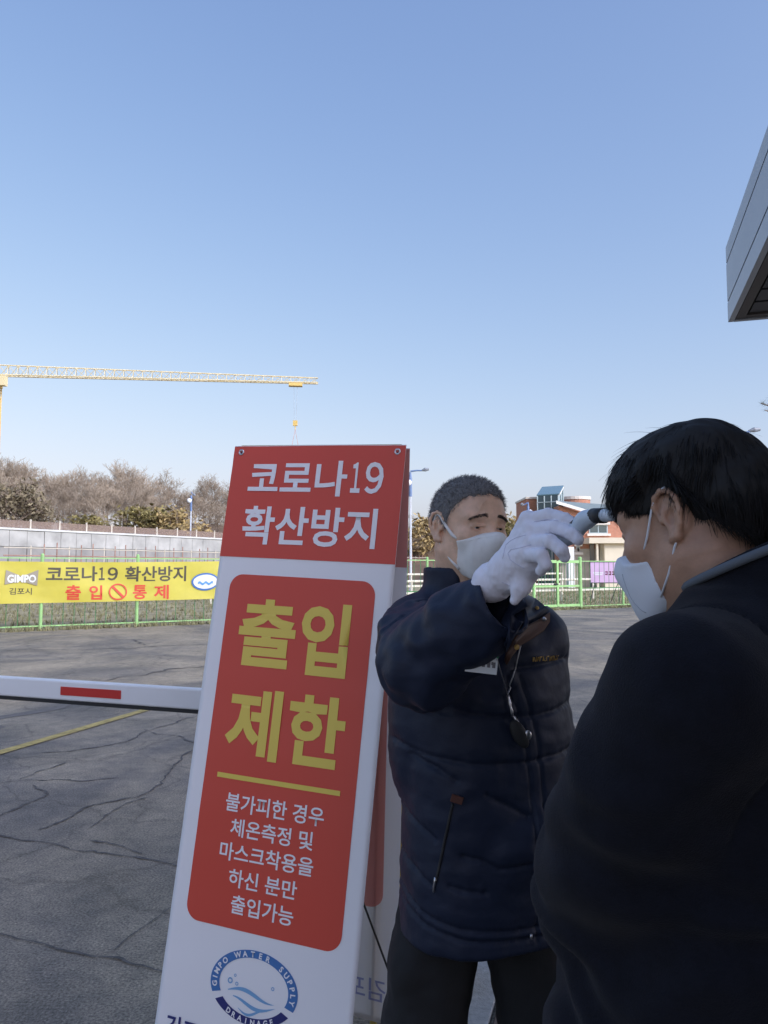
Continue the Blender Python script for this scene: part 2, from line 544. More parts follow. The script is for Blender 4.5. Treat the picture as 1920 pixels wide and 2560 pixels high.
# cracks followed from the photo, laid on the asphalt
c8 = lambda x, y: (x / 2.4037, 1640 + y / 2.4037)
c6 = lambda x, y: (x / 2.765, 1100 + y / 2.765)
CR = [
 (c8, [(-60,770),(0,765),(100,750),(350,745),(490,755),(600,742),(720,735)], .016),
 (c8, [(250,580),(420,575),(620,545),(760,520),(860,460),(960,430),(1060,400),(1190,355),(1400,300)], .022),
 (c8, [(860,440),(940,470),(1070,480),(1130,510),(1260,560)], .014),
 (c8, [(-60,980),(0,955),(120,910),(230,865),(280,830),(230,800),(190,780)], .020),
 (c8, [(230,1050),(400,975),(520,910),(700,870),(830,850),(960,770),(1100,600),(1250,520)], .017),
 (c8, [(-60,1075),(0,1085),(120,1105),(290,1125),(420,1165),(560,1180),(720,1205),(870,1220),(1060,1260),(1300,1310)], .016),
 (c8, [(550,1040),(640,960),(760,890),(900,850)], .014),
 (c8, [(-60,1665),(0,1680),(200,1720),(350,1765),(560,1800),(700,1820),(850,1865),(980,1895),(1200,1950)], .013),
 (c8, [(680,1770),(750,1710),(850,1640),(1010,1530),(1200,1400)], .010),
 (c8, [(550,1110),(700,1140),(860,1195)], .013),
 (c8, [(120,745),(250,690),(400,640)], .014),
 (c6, [(-60,1462),(0,1460),(200,1450),(600,1450),(800,1440),(930,1440),(1100,1425),(1400,1415),(1700,1405)], .05),
 (c6, [(740,1665),(830,1640),(1000,1625),(1170,1585),(1400,1570),(1600,1555)], .04),
 (c6, [(920,1380),(1000,1420)], .05),
]
def ribbon(pts, w, z, jit=0.35, step=0.06):
    pts = [Vector((p.x, p.y, 0)) for p in pts]
    out = []
    for a, b in zip(pts, pts[1:]):
        n = max(2, int((b - a).length / step))
        for i in range(n): out.append(a.lerp(b, i / n))
    out.append(pts[-1])
    m = MB(); L = []; R = []
    for i, p in enumerate(out):
        t = (out[min(i+1, len(out)-1)] - out[max(i-1, 0)]).normalized()
        nn = Vector((-t.y, t.x, 0))
        wob = noise.noise(p * 5.0) * w * 2.4 + noise.noise(p * 19.0) * w * 1.6 + noise.noise(p * 47.0) * w * .9
        ww = w * (0.16 + 1.35 * abs(noise.noise(p * 6 + Vector((3, 3, 3)))) + 1.4 * jit * random.random() ** 2)
        if i in (0, len(out)-1): ww *= 0.2
        L.append((p.x + nn.x*(ww+wob), p.y + nn.y*(ww+wob), z)); R.append((p.x + nn.x*(wob-ww), p.y + nn.y*(wob-ww), z))
    n = len(out)
    m.v = L + R
    m.f = [(i, i+1, n+i+1, n+i) for i in range(n-1)]
    return m
for i, (fn, pts, w) in enumerate(CR):
    ribbon([G(*fn(*p)) for p in pts], w * 0.62, 0.0042 + 0.0002 * i, step=0.025 if w < .03 else 0.06).build('crack', M_TAR, asph)
ribbon([G(*c8(*p)) for p in [(-160, 450), (0, 400), (200, 345), (420, 280), (700, 215)]], 0.20, 0.0035, 0.2, 0.2).build('dark_band', M_BAND, asph)  # broad band, darker than the asphalt round it
# worn yellow line
y0, y1 = G(0, 1883), G(385, 1770)
yd = (y1 - y0).normalized(); yn = Vector((-yd.y, yd.x, 0)) * 0.055
yl = MB()
ps = [y0 - yd * 3 + yd * (0.5 * i) for i in range(34)]
yl.v = [(p.x + yn.x*random.uniform(.92,1.04), p.y + yn.y*random.uniform(.92,1.04), .0212) for p in ps] + [(p.x - yn.x*random.uniform(.92,1.04), p.y - yn.y*random.uniform(.92,1.04), .0212) for p in ps]
yl.f = [(i, i+1, len(ps)+i+1, len(ps)+i) for i in range(len(ps)-1)]
for q in range(len(yl.v)): yl.v[q] = (yl.v[q][0], yl.v[q][1], 0.0082)
yl.build('painted_line', M_YLINE, asph)

# kerb stones and pavers under and behind the guard
pav = sheet('pavement', [tuple((Vector((.33, 2.55, 0)) + AX * a + BX * b)[:2]) for a, b in ((-6, 0), (-6, 5), (1.55, 5), (1.55, 0))], 0.005, mat('sand_bed', (0.10, 0.085, 0.07), 0.95, var=0.3, vscale=20))
tag(pav, 'brown block pavement beside the kerb', 'pavement', kind='structure')
RK = Matrix.Rotation(math.atan2(AX.y, AX.x), 3, 'Z')
kme = MB().box((0, 0, 0), (0.494, 0.07, 0.012), RK).mesh('kerb_stone')
kerb = None
K0 = Vector((.308, 2.51, 0)) - BX * 0.07
kt = thing('kerb', K0, 'light grey kerb stones running between the legs of the guard', 'kerb')
kt['kind'] = 'structure'
for i in range(-6, 2):
    o = link_mesh('kerb_stone', kme, M_KERB)
    o.parent = kt; o.location = AX * (i * 1.0 + 0.03) + Vector((0, 0, 0.0125 + 0.001 * (i % 2)))
bevel(o, 0.004)
pme = MB().box((0, 0, 0), (0.098, 0.048, 0.01), RK).mesh('paver')
for i in range(-3, 7):
    for j in range(14):
        o = link_mesh('paver', pme, M_PAVER)
        p = Vector((.33, 2.55, 0)) + AX * (i * 0.2 + (0.1 if j % 2 else 0) + .05) + BX * (0.055 + j * 0.1)
        o.location = (p.x, p.y, 0.009 + random.uniform(-.002, .002)); o.parent = pav

# hill behind the building site
NXH, NYH = 60, 22
hv, hf = [], []
for j in range(NYH):
    for i in range(NXH):
        x = -110 + i * 3.6 ; y = 66 + j * 4.0
        s_ = min(1, max(0, (y - 68) / 30)) * min(1, max(0, (60 - x) / 70))
        hv.append((x, y, -0.3 + 7.0 * s_ + 0.6 * noise.noise(Vector((x*.06, y*.06, 0))) * s_ * 2))
for j in range(NYH-1):
    for i in range(NXH-1):
        q = j*NXH+i; hf.append((q, q+1, q+NXH+1, q+NXH))
hm = MB(); hm.v, hm.f = hv, hf
hill = hm.build('hill', M_HILL, smooth=True)
tag(hill, 'low brown wooded hill behind the building site', 'hill', kind='structure')
def hill_z(x, y):
    s_ = min(1, max(0, (y - 68) / 30)) * min(1, max(0, (60 - x) / 70))
    return -0.3 + 7.0 * s_

# ================================================================== green fence, gate, banner
fence = thing('mesh_fence', FP(6), 'lime green post fence with thin wire pickets behind the yellow banner', 'fence')
FH = 1.78
def fence_bay(root, ta, tb, pick=True, frame=M_LIME):
    w = tb - ta
    for z, r, m in ((FH - 0.06, .014, M_LIME), (0.74, .016, M_GREEN), (0.10, .016, M_LIME)):
        MB().box(FP((ta+tb)/2, z), (w/2 - .04, r, r), Matrix.Rotation(math.atan2(FD.y, FD.x), 3, 'Z')).build('rail', m, root)
    n = max(2, int(w / 0.25))
    for i in range(1, n):
        p = FP(ta + w * i / n)
        o = link_mesh('picket', PICK, M_GREEN)
        o.location = p; attach(o, root)
PICK = MB().tube([(0, 0, .09), (0, 0, FH - .06)], .0085, 6).mesh('picket')
posts = [-6.75, -4.5, -2.25, 0, 2.25, 4.5, 6.75, 9.0, 11.25, 13.5, 15.75, 18.0, 20.25, 22.5, 24.75]
for i, t in enumerate(posts):
    if t not in (15.75, 18.0):
        o = MB().tube([FP(t, 0), FP(t, FH + .02), FP(t, FH + .05)], [.042, .042, .02], 10).build('post', M_LIME, fence)
    if i + 1 < len(posts) and t != 15.75: fence_bay(fence, t, posts[i+1])
gate = thing('swing_gate', FP(16.875), 'bright lime green framed gate in the fence right of the guard', 'gate')
for t, r in ((15.75, .055), (18.0, .07)):
    MB().tube([FP(t, 0), FP(t, FH + .06), FP(t, FH + .10)], [r, r, r*.5], 12).build('post', M_LIME, gate)
RF = Matrix.Rotation(math.atan2(FD.y, FD.x), 3, 'Z')
MB().box(FP(16.875, 0.92), (.045, .03, .80), RF).build('centre_stile', M_LIME, gate)
for z, h in ((FH - .08, .05), (.83, .035), (.14, .045)):
    for q in (16.30, 17.44):
        MB().box(FP(q, z), (.52, .028, h), RF).build('rail', M_LIME, gate)
for q0 in (15.82, 16.93):
    for i in range(1, 7):
        o = link_mesh('picket', PICK, M_GREEN); o.location = FP(q0 + i * .15, .02); attach(o, gate)
MB().box(FP(16.75, .90, .05), (.09, .02, .03), RF).build('latch', M_BLACK, gate)

# yellow banner tied to the fence
M_BANNER = mat('yellow_banner_cloth', (0.52, 0.455, 0.06), 0.6, var=0.06, vscale=3, bump=0.1, bscale=6)
M_BTXT = mat('dark_banner_print', (0.07, 0.06, 0.035), 0.6)
M_BRED = mat('red_banner_print', (0.58, 0.06, 0.03), 0.6)
M_BGREY = mat('grey_banner_print', (0.30, 0.27, 0.20), 0.6)
M_BWHITE = mat('white_banner_print', (0.72, 0.74, 0.74), 0.6)
M_BBLUE = mat('blue_banner_print', (0.05, 0.16, 0.42), 0.6)
banner = thing('banner', FP(1.1), 'long yellow banner with dark and red lettering tied to the green fence', 'banner')
BT0, BT1 = -2.3, 4.48
def ban(t, z, off=0.0):
    k = (t - BT0) / (BT1 - BT0)
    zz = z - 0.035 * math.sin(math.pi * k) * (1 if z > 1.2 else .4)
    fold = 0.018 * math.sin(3.1 * t + 5 * z) + .008 * noise.noise(Vector((t * 2.2, z * 6, 0))) + 0.016 * math.sin(7 * z + 1.3 * t) * (0.4 + abs(k - .5))
    return FP(t, zz, 0.075 + fold + off)
bm_ = MB(); nx_, nz_ = 90, 14
for layer in (0, -0.004):
    b0 = len(bm_.v)
    for j in range(nz_+1):
        for i in range(nx_+1):
            bm_.v.append(tuple(ban(BT0 + (BT1-BT0)*i/nx_, 0.66 + 1.0*j/nz_, layer)))
    for j in range(nz_):
        for i in range(nx_):
            q = b0 + j*(nx_+1)+i; bm_.f.append((q, q+1, q+nx_+2, q+nx_+1))
bcl = bm_.build('cloth', M_BANNER, banner, True)
cB = lambda x, y: fence_tz(x / 2.9625, 1380 + y / 2.9625)
def bbox_text(body, x0, y0, x1, y1, m, bold):
    ta, za = cB(x0, y0); tb, zb = cB(x1, y1)
    tc, zc = cB(x1, y0); td, zd = cB(x0, y1)
    return lettering(body, lambda x, y: ban(ta + (tb-ta)*x, (za*(1-x)+zc*x)*(1-y) + (zd*(1-x)+zb*x)*y, 0.006), 0, 1, 0, 1, m, bcl, bold)
bbox_text('코로나', 338, 95, 716, 212, M_BTXT, .022)
bbox_text('１', 730, 103, 772, 198, M_BTXT, .022)
bbox_text('９', 795, 103, 868, 200, M_BTXT, .022)
bbox_text('확산방지', 922, 97, 1372, 214, M_BTXT, .022)
bbox_text('출', 482, 240, 592, 350, M_BRED, .025)
bbox_text('입', 655, 242, 750, 348, M_BRED, .025)
bbox_text('통', 980, 240, 1080, 345, M_BRED, .025)
bbox_text('제', 1135, 240, 1242, 345, M_BRED, .025)
bbox_text('김포시', 66, 262, 232, 312, M_BTXT, .012)
def flat_on(fn, pts, name, m, parent):
    return MB().poly([fn(*p) for p in pts]).build(name, m, parent)
def ring_mesh(fn, cx, cy, rx, ry, wx, a0=0, a1=2*math.pi, n=40):
    m = MB()
    for i in range(n+1):
        a = a0 + (a1-a0)*i/n
        m.v.append(tuple(fn(cx + rx*math.cos(a), cy + ry*math.sin(a)))); m.v.append(tuple(fn(cx + (rx-wx)*math.cos(a), cy + (ry-wx)*math.sin(a))))
    m.f = [(2*i, 2*i+2, 2*i+3, 2*i+1) for i in range(n)]
    return m
tc_, zc_ = cB(868, 290)
fb = lambda t, z: ban(t, z, 0.022)
ring_mesh(fb, tc_, zc_, .225, .205, .035).build('no_entry_ring', M_BRED, bcl)
flat_on(fb, [(tc_-.15, zc_+.11), (tc_-.11, zc_+.15), (tc_+.15, zc_-.11), (tc_+.11, zc_-.15)], 'no_entry_bar', M_BRED, bcl)
em = [cB(*p) for p in ((42, 125), (160, 172), (282, 122), (272, 245), (150, 212), (30, 238))]
flat_on(fb, em, 'city_emblem', M_BGREY, bcl)
t0_, z0_ = cB(52, 160); t1_, z1_ = cB(262, 222)
lettering('GIMPO', lambda x, y: ban(t0_+(t1_-t0_)*x, z0_+(z1_-z0_)*y, .030), 0, 1, 0, 1, M_BWHITE, bcl, .03)
tl_, zl_ = cB(1512, 218)
flat_on(fb, [(tl_ + .37*math.cos(a), zl_ + .235*math.sin(a)) for a in np.linspace(0, 2*math.pi, 40)[:-1]], 'oval_emblem', M_BBLUE, bcl)
flat_on(lambda t, z: ban(t, z, .034), [(tl_ + .325*math.cos(a), zl_ + .19*math.sin(a)) for a in np.linspace(0, 2*math.pi, 40)[:-1]], 'oval_field', M_BWHITE, bcl)
wv_ = MB()
for i in range(21):
    t = tl_ - .20 + .40*i/20; zz = zl_ - .04 + .025*math.sin(i*.75)
    wv_.v += [tuple(ban(t, zz + .03, .046)), tuple(ban(t, zz - .03, .046))]
wv_.f = [(2*i, 2*i+2, 2*i+3, 2*i+1) for i in range(20)]
wv_.build('water_wave', mat('light_blue_print', (0.12, 0.33, 0.62), .6), bcl)
for t in (BT0 + .03, BT1 - .03):
    for z in (0.70, 1.60):
        MB().tube([ban(t, z, .006), FP(t + (.05 if t > 0 else -.05), z + .03, .04)], .006, 5).build('tie_cord', M_WHITE, banner)

# lilac notice board on two legs, past the gate
M_LILAC = mat('lilac_board', (0.62, 0.42, 0.62), 0.5, var=0.06, vscale=3)
nb0 = G(1512, 1507)
NY = nb0.y
nbrd = thing('notice_board', nb0, 'lilac notice board on thin dark legs in front of the fence', 'notice board')
pa, pb = P(1476, 1406, NY), P(1556, 1456, NY)
MB().box(((pa.x+pb.x)/2, NY, (pa.z+pb.z)/2), ((pb.x-pa.x)/2, .012, (pa.z-pb.z)/2)).build('panel', M_LILAC, nbrd)
M_DKMET = mat('dark_metal', (0.05, 0.055, 0.055), 0.5)
for z in (pa.z + .02, pb.z - .02):
    MB().box(((pa.x+pb.x)/2, NY, z), ((pb.x-pa.x)/2 + .03, .02, .018)).build('frame_bar', M_DKMET, nbrd)
for u0, u1 in ((1545, 1537), (1552, 1556), (1487, 1482)):
    a, b = P(u0, 1458, NY + .05), G(u1, 1508); b.y = NY + (.25 if u0 == 1545 else .05); b.z = 0
    MB().tube([a, b], .016, 6).build('leg', M_DKMET, nbrd)
M_DKPR = mat('dark_red_print', (0.14, 0.01, 0.05), .6)
for k in range(4):       # print too small to read in the photo
    x = pa.x + (pb.x-pa.x) * (.50 + .11*k); z = (pa.z+pb.z)/2 - .03
    w = (pb.x-pa.x) * .045
    MB().box((x - w*.3, NY - .015, z + .05), (w*.6, .002, .022)).box((x + w*.55, NY - .015, z), (w*.22, .002, .085)).box((x - w*.2, NY - .015, z - .05), (w*.8, .002, .025)).build('print_mark', M_DKPR, nbrd)
for k in range(2):
    MB().box((pa.x + (pb.x-pa.x) * .24, NY - .015, (pa.z+pb.z)/2 - .02 - .07*k), ((pb.x-pa.x)*(.16-.03*k), .002, .02)).build('print_mark', M_BWHITE, nbrd)

# ================================================================== building site wall
WA = Vector((-22.5, 45, 0)); WD = Vector((0.54, 1, 0)).normalized(); WN = Vector((WD.y, -WD.x, 0))
def WP(s, z, off=0): p = WA + WD * s + WN * off; return Vector((p.x, p.y, z))
RW = Matrix.Rotation(math.atan2(WD.y, WD.x), 3, 'Z')
wall = thing('retaining_wall', WP(20, 0), 'long pale concrete panel wall of the building site behind the banner', 'wall')
WTOP = 3.76
MB().box(WP(25, WTOP/2 - .03, -.22), (46, .15, WTOP/2 - .03), RW).build('core', M_CONC, wall)
wpm = MB().box((0, 0, 0), (.585, .06, .48), RW).mesh('panel')
wpt = wpm.copy(); wpt.materials.clear(); wpt.materials.append(mat('white_panel', (.40, .395, .37), .85, var=.25, vscale=.8))
for i in range(-8, 56):
    for j in range(3):
        o = link_mesh('panel', wpt if j == 2 else wpm, M_CONC)
        o.location = WP(i * 1.2 + (.0), 1.22 + j * 1.0, random.uniform(-.02, .02)); attach(o, wall)
MB().box(WP(25, WTOP + .02, -.1), (46, .24, .06), RW).build('coping', mat('white_coping', (.60, .60, .57), .8, var=.1, vscale=1), wall)
M_NET = bpy.data.materials.new('brown_netting'); M_NET.use_nodes = True
_b = M_NET.node_tree.nodes['Principled BSDF']; _b.inputs['Base Color'].default_value = (.30, .22, .18, 1); _b.inputs['Alpha'].default_value = .55; _b.inputs['Roughness'].default_value = .9
rail = thing('site_railing', WP(20, WTOP + .08, -.1), 'brownish net railing standing on top of the concrete wall', 'railing')
M_POST = mat('railing_post', (.62, .56, .46), .7)
for i in range(-4, 32):
    MB().box(WP(i * 2.1, WTOP + .36, -.1), (.04, .04, .30), RW).build('post', M_POST, rail)
    MB().box(WP(i * 2.1 + 1.05, WTOP + .33, -.1), (1.0, .008, .22), RW).build('net', M_NET, rail)
scaf = thing('pipe_barrier', WP(20, 0, 6), 'row of rusty red pipe posts in front of the concrete wall', 'barrier')
M_RUST = mat('rusty_pipe', (.36, .20, .15), .8, var=.3, vscale=2)
for i in range(-3, 60):
    MB().tube([WP(i * .8, 0, 6), WP(i * .8, 2.62 + .1*(i % 3), 6)], .03, 5).build('post', M_RUST if i % 3 else M_POST, scaf)
for z in (1.7, 2.1, 2.5):
    MB().tube([WP(-4, z, 6.05), WP(48, z, 6.05)], .03, 5).build('rail', M_POST if z > 2.3 else M_RUST, scaf)

# ================================================================== trees
def seg_tree(seed, H, spread, levels, r0, twig):
    """tapered trunk with limbs; returns the trunk mesh and the crown of branches"""
    rr = random.Random(seed)
    tr, cr = MB(), MB()
    n = 7
    pts = []; rad = []
    ax = Vector((0, 0, 0)); lean = Vector((rr.uniform(-.05, .05), rr.uniform(-.05, .05), 0))
    for i in range(n+1):
        pts.append(ax.copy()); rad.append(r0 * (1 - .80 * i / n))
        ax = ax + Vector((lean.x*H/n + rr.uniform(-.08, .08), lean.y*H/n + rr.uniform(-.08, .08), H * .80 / n))
    tr.tube([p for p in pts], rad, 7)
    tips = []
    def branch(p, d, L, r, lv):
        q = p; dd = d.copy(); m = 3
        pl = [p]; rl = [r]
        for i in range(m):
            dd = (dd + Vector((rr.uniform(-.22, .22), rr.uniform(-.22, .22), rr.uniform(-.05, .22)))).normalized()
            q = q + dd * (L / m); pl.append(q); rl.append(max(twig, r * (1 - .7*(i+1)/m)))
        cr.tube(pl, rl, 4 if lv > 1 else 3, cap=False)
        if lv <= 0:
            tips.append((pl[-1], dd)); return
        for i in range(1, m+1):
            for _ in range(2 if lv > 1 else rr.choice((1, 2))):
                a = Vector((rr.gauss(0, 1), rr.gauss(0, 1), rr.gauss(.25, .6))).normalized()
                nd = (dd * .75 + a * .75).normalized()
                if nd.z < -.1: nd.z *= -.5
                branch(pl[i], nd, L * rr.uniform(.45, .68), max(twig, rl[i] * .6), lv - 1)
    for k in range(11):
        i = rr.uniform(.28, 1.0) * n
        a, f = int(min(i, n-1)), i - int(min(i, n-1))
        p = pts[a].lerp(pts[a+1], min(1, f))
        w = k * 2.4 + rr.uniform(-.5, .5)
        up = .35 + .75 * (i / n)
        d = Vector((math.cos(w), math.sin(w), up * rr.uniform(.8, 1.3))).normalized()
        branch(p, d, spread * (1.15 - .55 * i / n) * rr.uniform(.8, 1.15), r0 * .38 * (1.1 - .6*i/n), levels)
    return tr, cr, tips

def leaf_blobs(tips, rr, n, size, spread, flat=1.0):
    m = MB()
    for p, d in tips:
        for _ in range(n):
            c = p + Vector((rr.gauss(0, spread), rr.gauss(0, spread), rr.gauss(0, spread * flat)))
            a = Vector((rr.gauss(0, 1), rr.gauss(0, 1), rr.gauss(0, 1))).normalized(); b = a.orthogonal().normalized()
            b = (b * math.cos(rr.random()*6) + a.cross(b) * math.sin(rr.random()*6)).normalized()
            s_ = size * rr.uniform(.6, 1.4)
            m.poly([c + a*s_, c + b*s_*.5, c - a*s_, c - b*s_*.5])
    return m

BARE = []
for k in range(6):
    tr, cr, tips = seg_tree(100 + k, 10.0, 3.4 + .3*(k % 3), 3 if k % 2 else 3, .17, .016)
    BARE.append((tr.mesh('trunk'), cr.mesh('crown')))
EVER = []
for k, (m_, n_, s_, sp_) in enumerate(((M_OLIVE, 5, .26, .32), (M_FARE, 4, .22, .34), (M_TAN, 5, .24, .30))):
    tr, cr, tips = seg_tree(300 + k, 7.0, 2.4, 2, .16, .03)
    rr = random.Random(900 + k)
    lf = leaf_blobs(tips, rr, n_, s_, sp_)
    EVER.append((tr.mesh('trunk'), cr.mesh('limbs'), lf.mesh('foliage'), m_))

def put_tree(name, meshes, mats_, names, loc, sc, rz, label, group):
    o = thing(name, loc, label, 'tree', group)
    o.scale = sc; o.rotation_euler = (0, 0, rz)
    for me, m_, nm in zip(meshes, mats_, names):
        c = bpy.data.objects.new(nm, me); COL.objects.link(c); c.parent = o
        if not me.materials: me.materials.append(m_)
    return o
TOPS = [(-60, 1150), (20, 1150), (60, 1165), (110, 1195), (160, 1185), (210, 1182), (260, 1180), (300, 1172), (340, 1180), (400, 1195), (440, 1215), (480, 1228), (520, 1215), (560, 1212), (620, 1220), (700, 1235), (800, 1250), (900, 1270), (1040, 1300)]
def top_v(u):
    us = [a for a, _ in TOPS]; vs = [b for _, b in TOPS]
    return float(np.interp(u, us, vs))
rr = random.Random(5)
k = 0
for row, (Y, n) in enumerate(((106, 30), (95, 30), (86, 28))):
    for i in range(n):
        u = -70 + (i + rr.uniform(-.35, .35) + .5*row) * (1090 / n)
        if 640 < u < 980 and row != 2 and i % 2: continue
        yy = Y + rr.uniform(-4, 4)
        v = top_v(u) + (-16, -2, 24)[row] + rr.uniform(-10, 20)
        b = P(u, v, yy)
        z0 = hill_z(b.x, yy)
        hgt = b.z - z0
        sc = hgt / 11.6
        var = BARE[k % 6]; k += 1
        put_tree('bare_tree', var, (M_BARK, M_TWIG), ('trunk', 'crown'), (b.x, yy, z0), (max(sc, .55)*1.15, max(sc, .55)*1.15, sc), rr.uniform(0, 6.3),
                 'leafless brown tree in the wood on the hill behind the building site', 'bare trees on the hill')
for (u, v, Y, kk, w, lab) in ((372, 1262, 78, 0, 1.5, 'olive green bushy tree low in the middle of the bare wood'),
                         (395, 1275, 76, 0, 1.3, 'small olive bush beside the larger olive tree in the wood'),
                         (450, 1268, 75, 2, 1.2, 'tan leaved tree beside the distant lamp post at the wood edge'),
                         (210, 1285, 77, 0, 1.2, 'dull green shrub at the foot of the bare wood'),
                         (28, 1190, 80, 1, 1.0, 'dark evergreen tree next to the crane mast'),
                         (95, 1250, 82, 1, .9, 'dark evergreen tree between crane mast and the bare trees'),
                         (1052, 1292, 88, 2, 1.5, 'yellowish tree between the sign and the head of the guard'),
                         (1030, 1306, 84, 2, 1.2, 'tan bush close to the right edge of the sign'),
                         (1285, 1278, 90, 2, 1.5, 'yellow tan tree between the guard and the glass building'),
                         (1258, 1296, 84, 0, 1.2, 'olive bush right of the head of the guard')):
    b = P(u, v, Y); z0 = hill_z(b.x, Y) if u < 900 else 0
    sc = (b.z - z0) / 7.6
    tr_, li_, fo_, m_ = EVER[kk]
    put_tree('leafy_tree', (tr_, li_, fo_), (M_BARK, M_BARK, m_), ('trunk', 'limbs', 'foliage'), (b.x, Y, z0), (sc*w, sc*w, sc), u * .37, lab, None)

# dry grass: along the fence foot and in the field behind
def tufts(name, pts, hgt, label):
    m = MB()
    for p in pts:
        for _ in range(5):
            a = random.uniform(0, 6.3); h = hgt * random.uniform(.4, 1.2)
            d = Vector((math.cos(a), math.sin(a), 0)); q = Vector(p) + d * random.uniform(0, .05)
            w = d.orthogonal() * .012
            m.poly([q - w, q + w, q + d * h * random.uniform(.2, .6) + Vector((0, 0, h))])
    o = m.build(name, M_GRASS)
    return tag(o, label, 'grass', kind='stuff')
tufts('fence_weeds', [FP(random.uniform(-7, 25), 0, random.gauss(.08, .14)) for _ in range(1500)], .13, 'dry weeds along the foot of the green fence')
tufts('field_grass', [FP(random.uniform(-9, 34), 0, -random.uniform(.4, 16)) for _ in range(6500)], .13, 'dry grass on the ground behind the green fence')

# white pipe rails in the field behind the gate
M_PIPE = mat('cream_pipe', (.68, .64, .52), .6)
for q, (off, hh, lab) in enumerate(((-5.0, .95, 'low cream pipe railing just behind the green gate'), (-11.0, 1.15, 'cream pipe railing farther back in the dry field'))):
    r_ = thing('pipe_railing', FP(14, 0, off), lab, 'railing')
    for t in np.arange(8, 30, 2.0):
        MB().tube([FP(t, 0, off), FP(t, hh, off)], .04, 6).build('post', M_PIPE, r_)
    for z in (hh * .5, hh):
        MB().tube([FP(8, z, off + .01), FP(28, z, off + .01)], .05, 6).build('rail', M_PIPE, r_)

# ================================================================== tower crane
M_CRANE = mat('crane_yellow', (.72, .50, .15), .55, var=.1, vscale=.2)
M_JIB = mat('crane_cream', (.74, .62, .36), .55, var=.06, vscale=.2)
cb0 = P(-4, 938, 150); cb1 = P(795, 959, 156.5)
crane = thing('tower_crane', (cb0.x - .6, cb0.y, 0), 'yellow tower crane with long pale lattice jib at the left edge', 'crane')
def lattice(m, pts, r, rd, bays):
    """four or three chords (start, end) with diagonals"""
    for a, b in pts: m.tube([a, b], r, 5)
    for i in range(bays):
        for j in range(len(pts)):
            a, b = pts[j], pts[(j+1) % len(pts)]
            p = Vector(a[0]).lerp(Vector(a[1]), i / bays); q = Vector(b[0]).lerp(Vector(b[1]), (i + 1) / bays)
            s_ = Vector(b[0]).lerp(Vector(b[1]), i / bays)
            m.tube([p, q], rd, 4, False); m.tube([p, s_], rd, 4, False)
jd = (cb1 - cb0); jd.z = 0; jl = jd.length; jd.normalize(); jn = Vector((-jd.y, jd.x, 0))
zb = (cb0.z + cb1.z) / 2
J0 = Vector((cb0.x, cb0.y, zb))
mst = MB(); mw = .85
mc = Vector((cb0.x - .55, cb0.y, 0))
cs = [(mc + jd*(a*mw) + jn*(b*mw), mc + jd*(a*mw) + jn*(b*mw) + Vector((0, 0, zb - 1.2))) for a, b in ((-1,-1),(1,-1),(1,1),(-1,1))]
lattice(mst, cs, .14, .07, 22)
mst.build('mast', M_CRANE, crane)
jb = MB()
e0 = Vector((0, 0, 2.1)); e1 = Vector((0, 0, 1.1))
JE = J0 + jd * jl
lattice(jb, [(J0 - jn*.75, JE - jn*.55), (J0 + jn*.75, JE + jn*.55), (J0 + e0, JE + e1)], .13, .065, 34)
jb.build('jib', M_JIB, crane)
cj = MB(); CE = J0 - jd * 16
lattice(cj, [(J0 - jn*.75, CE - jn*.75), (J0 + jn*.75, CE + jn*.75), (J0 + e0, CE + e1)], .13, .07, 10)
cj.build('counter_jib', M_JIB, crane)
MB().box(CE + Vector((1, 0, -1.2)), (1.4, .6, 1.3)).build('counterweight', M_CONC, crane)
MB().box(J0 + Vector((-.4, 0, -1.6)), (.9, .9, .9)).build('slewing_unit', M_CRANE, crane)
MB().box(J0 + jd*1.3 - jn*1.3 + Vector((0, 0, -1.4)), (.7, .7, .95)).build('operator_cab', M_JIB, crane)
TR = J0 + jd * (jl * (737/795))
MB().box(TR + Vector((0, 0, -.45)), (1.4, .7, .3), Matrix.Rotation(math.atan2(jd.y, jd.x), 3, 'Z')).build('trolley', M_CRANE, crane)
hk = P(733, 1058, TR.y)
HK = Vector((TR.x, TR.y, hk.z))
MB().tube([TR + jd*.35, HK + jd*.2], .03, 4).tube([TR - jd*.35, HK - jd*.2], .03, 4).build('hoist_rope', mat('rope_grey', (.4, .42, .45), .6), crane)
hb = MB().box(HK, (.45, .25, .55)).tube([HK - Vector((0,0,.5)), HK - Vector((0,0,1.3))], .10, 6).build('hook_block', M_CRANE, crane)
MB().tube([HK - Vector((0,0,1.3)), HK - Vector((1.0,0,6.5))], .05, 4).tube([HK - Vector((0,0,1.3)), HK - Vector((-1.0,0,6.5))], .05, 4).build('sling', mat('sling_red', (.55, .32, .28), .7), crane)
MB().box(HK - Vector((0, 0, 6.8)), (1.6, .4, .3)).build('lifting_beam', mat('rusty_beam', (.3, .16, .11), .8), crane)

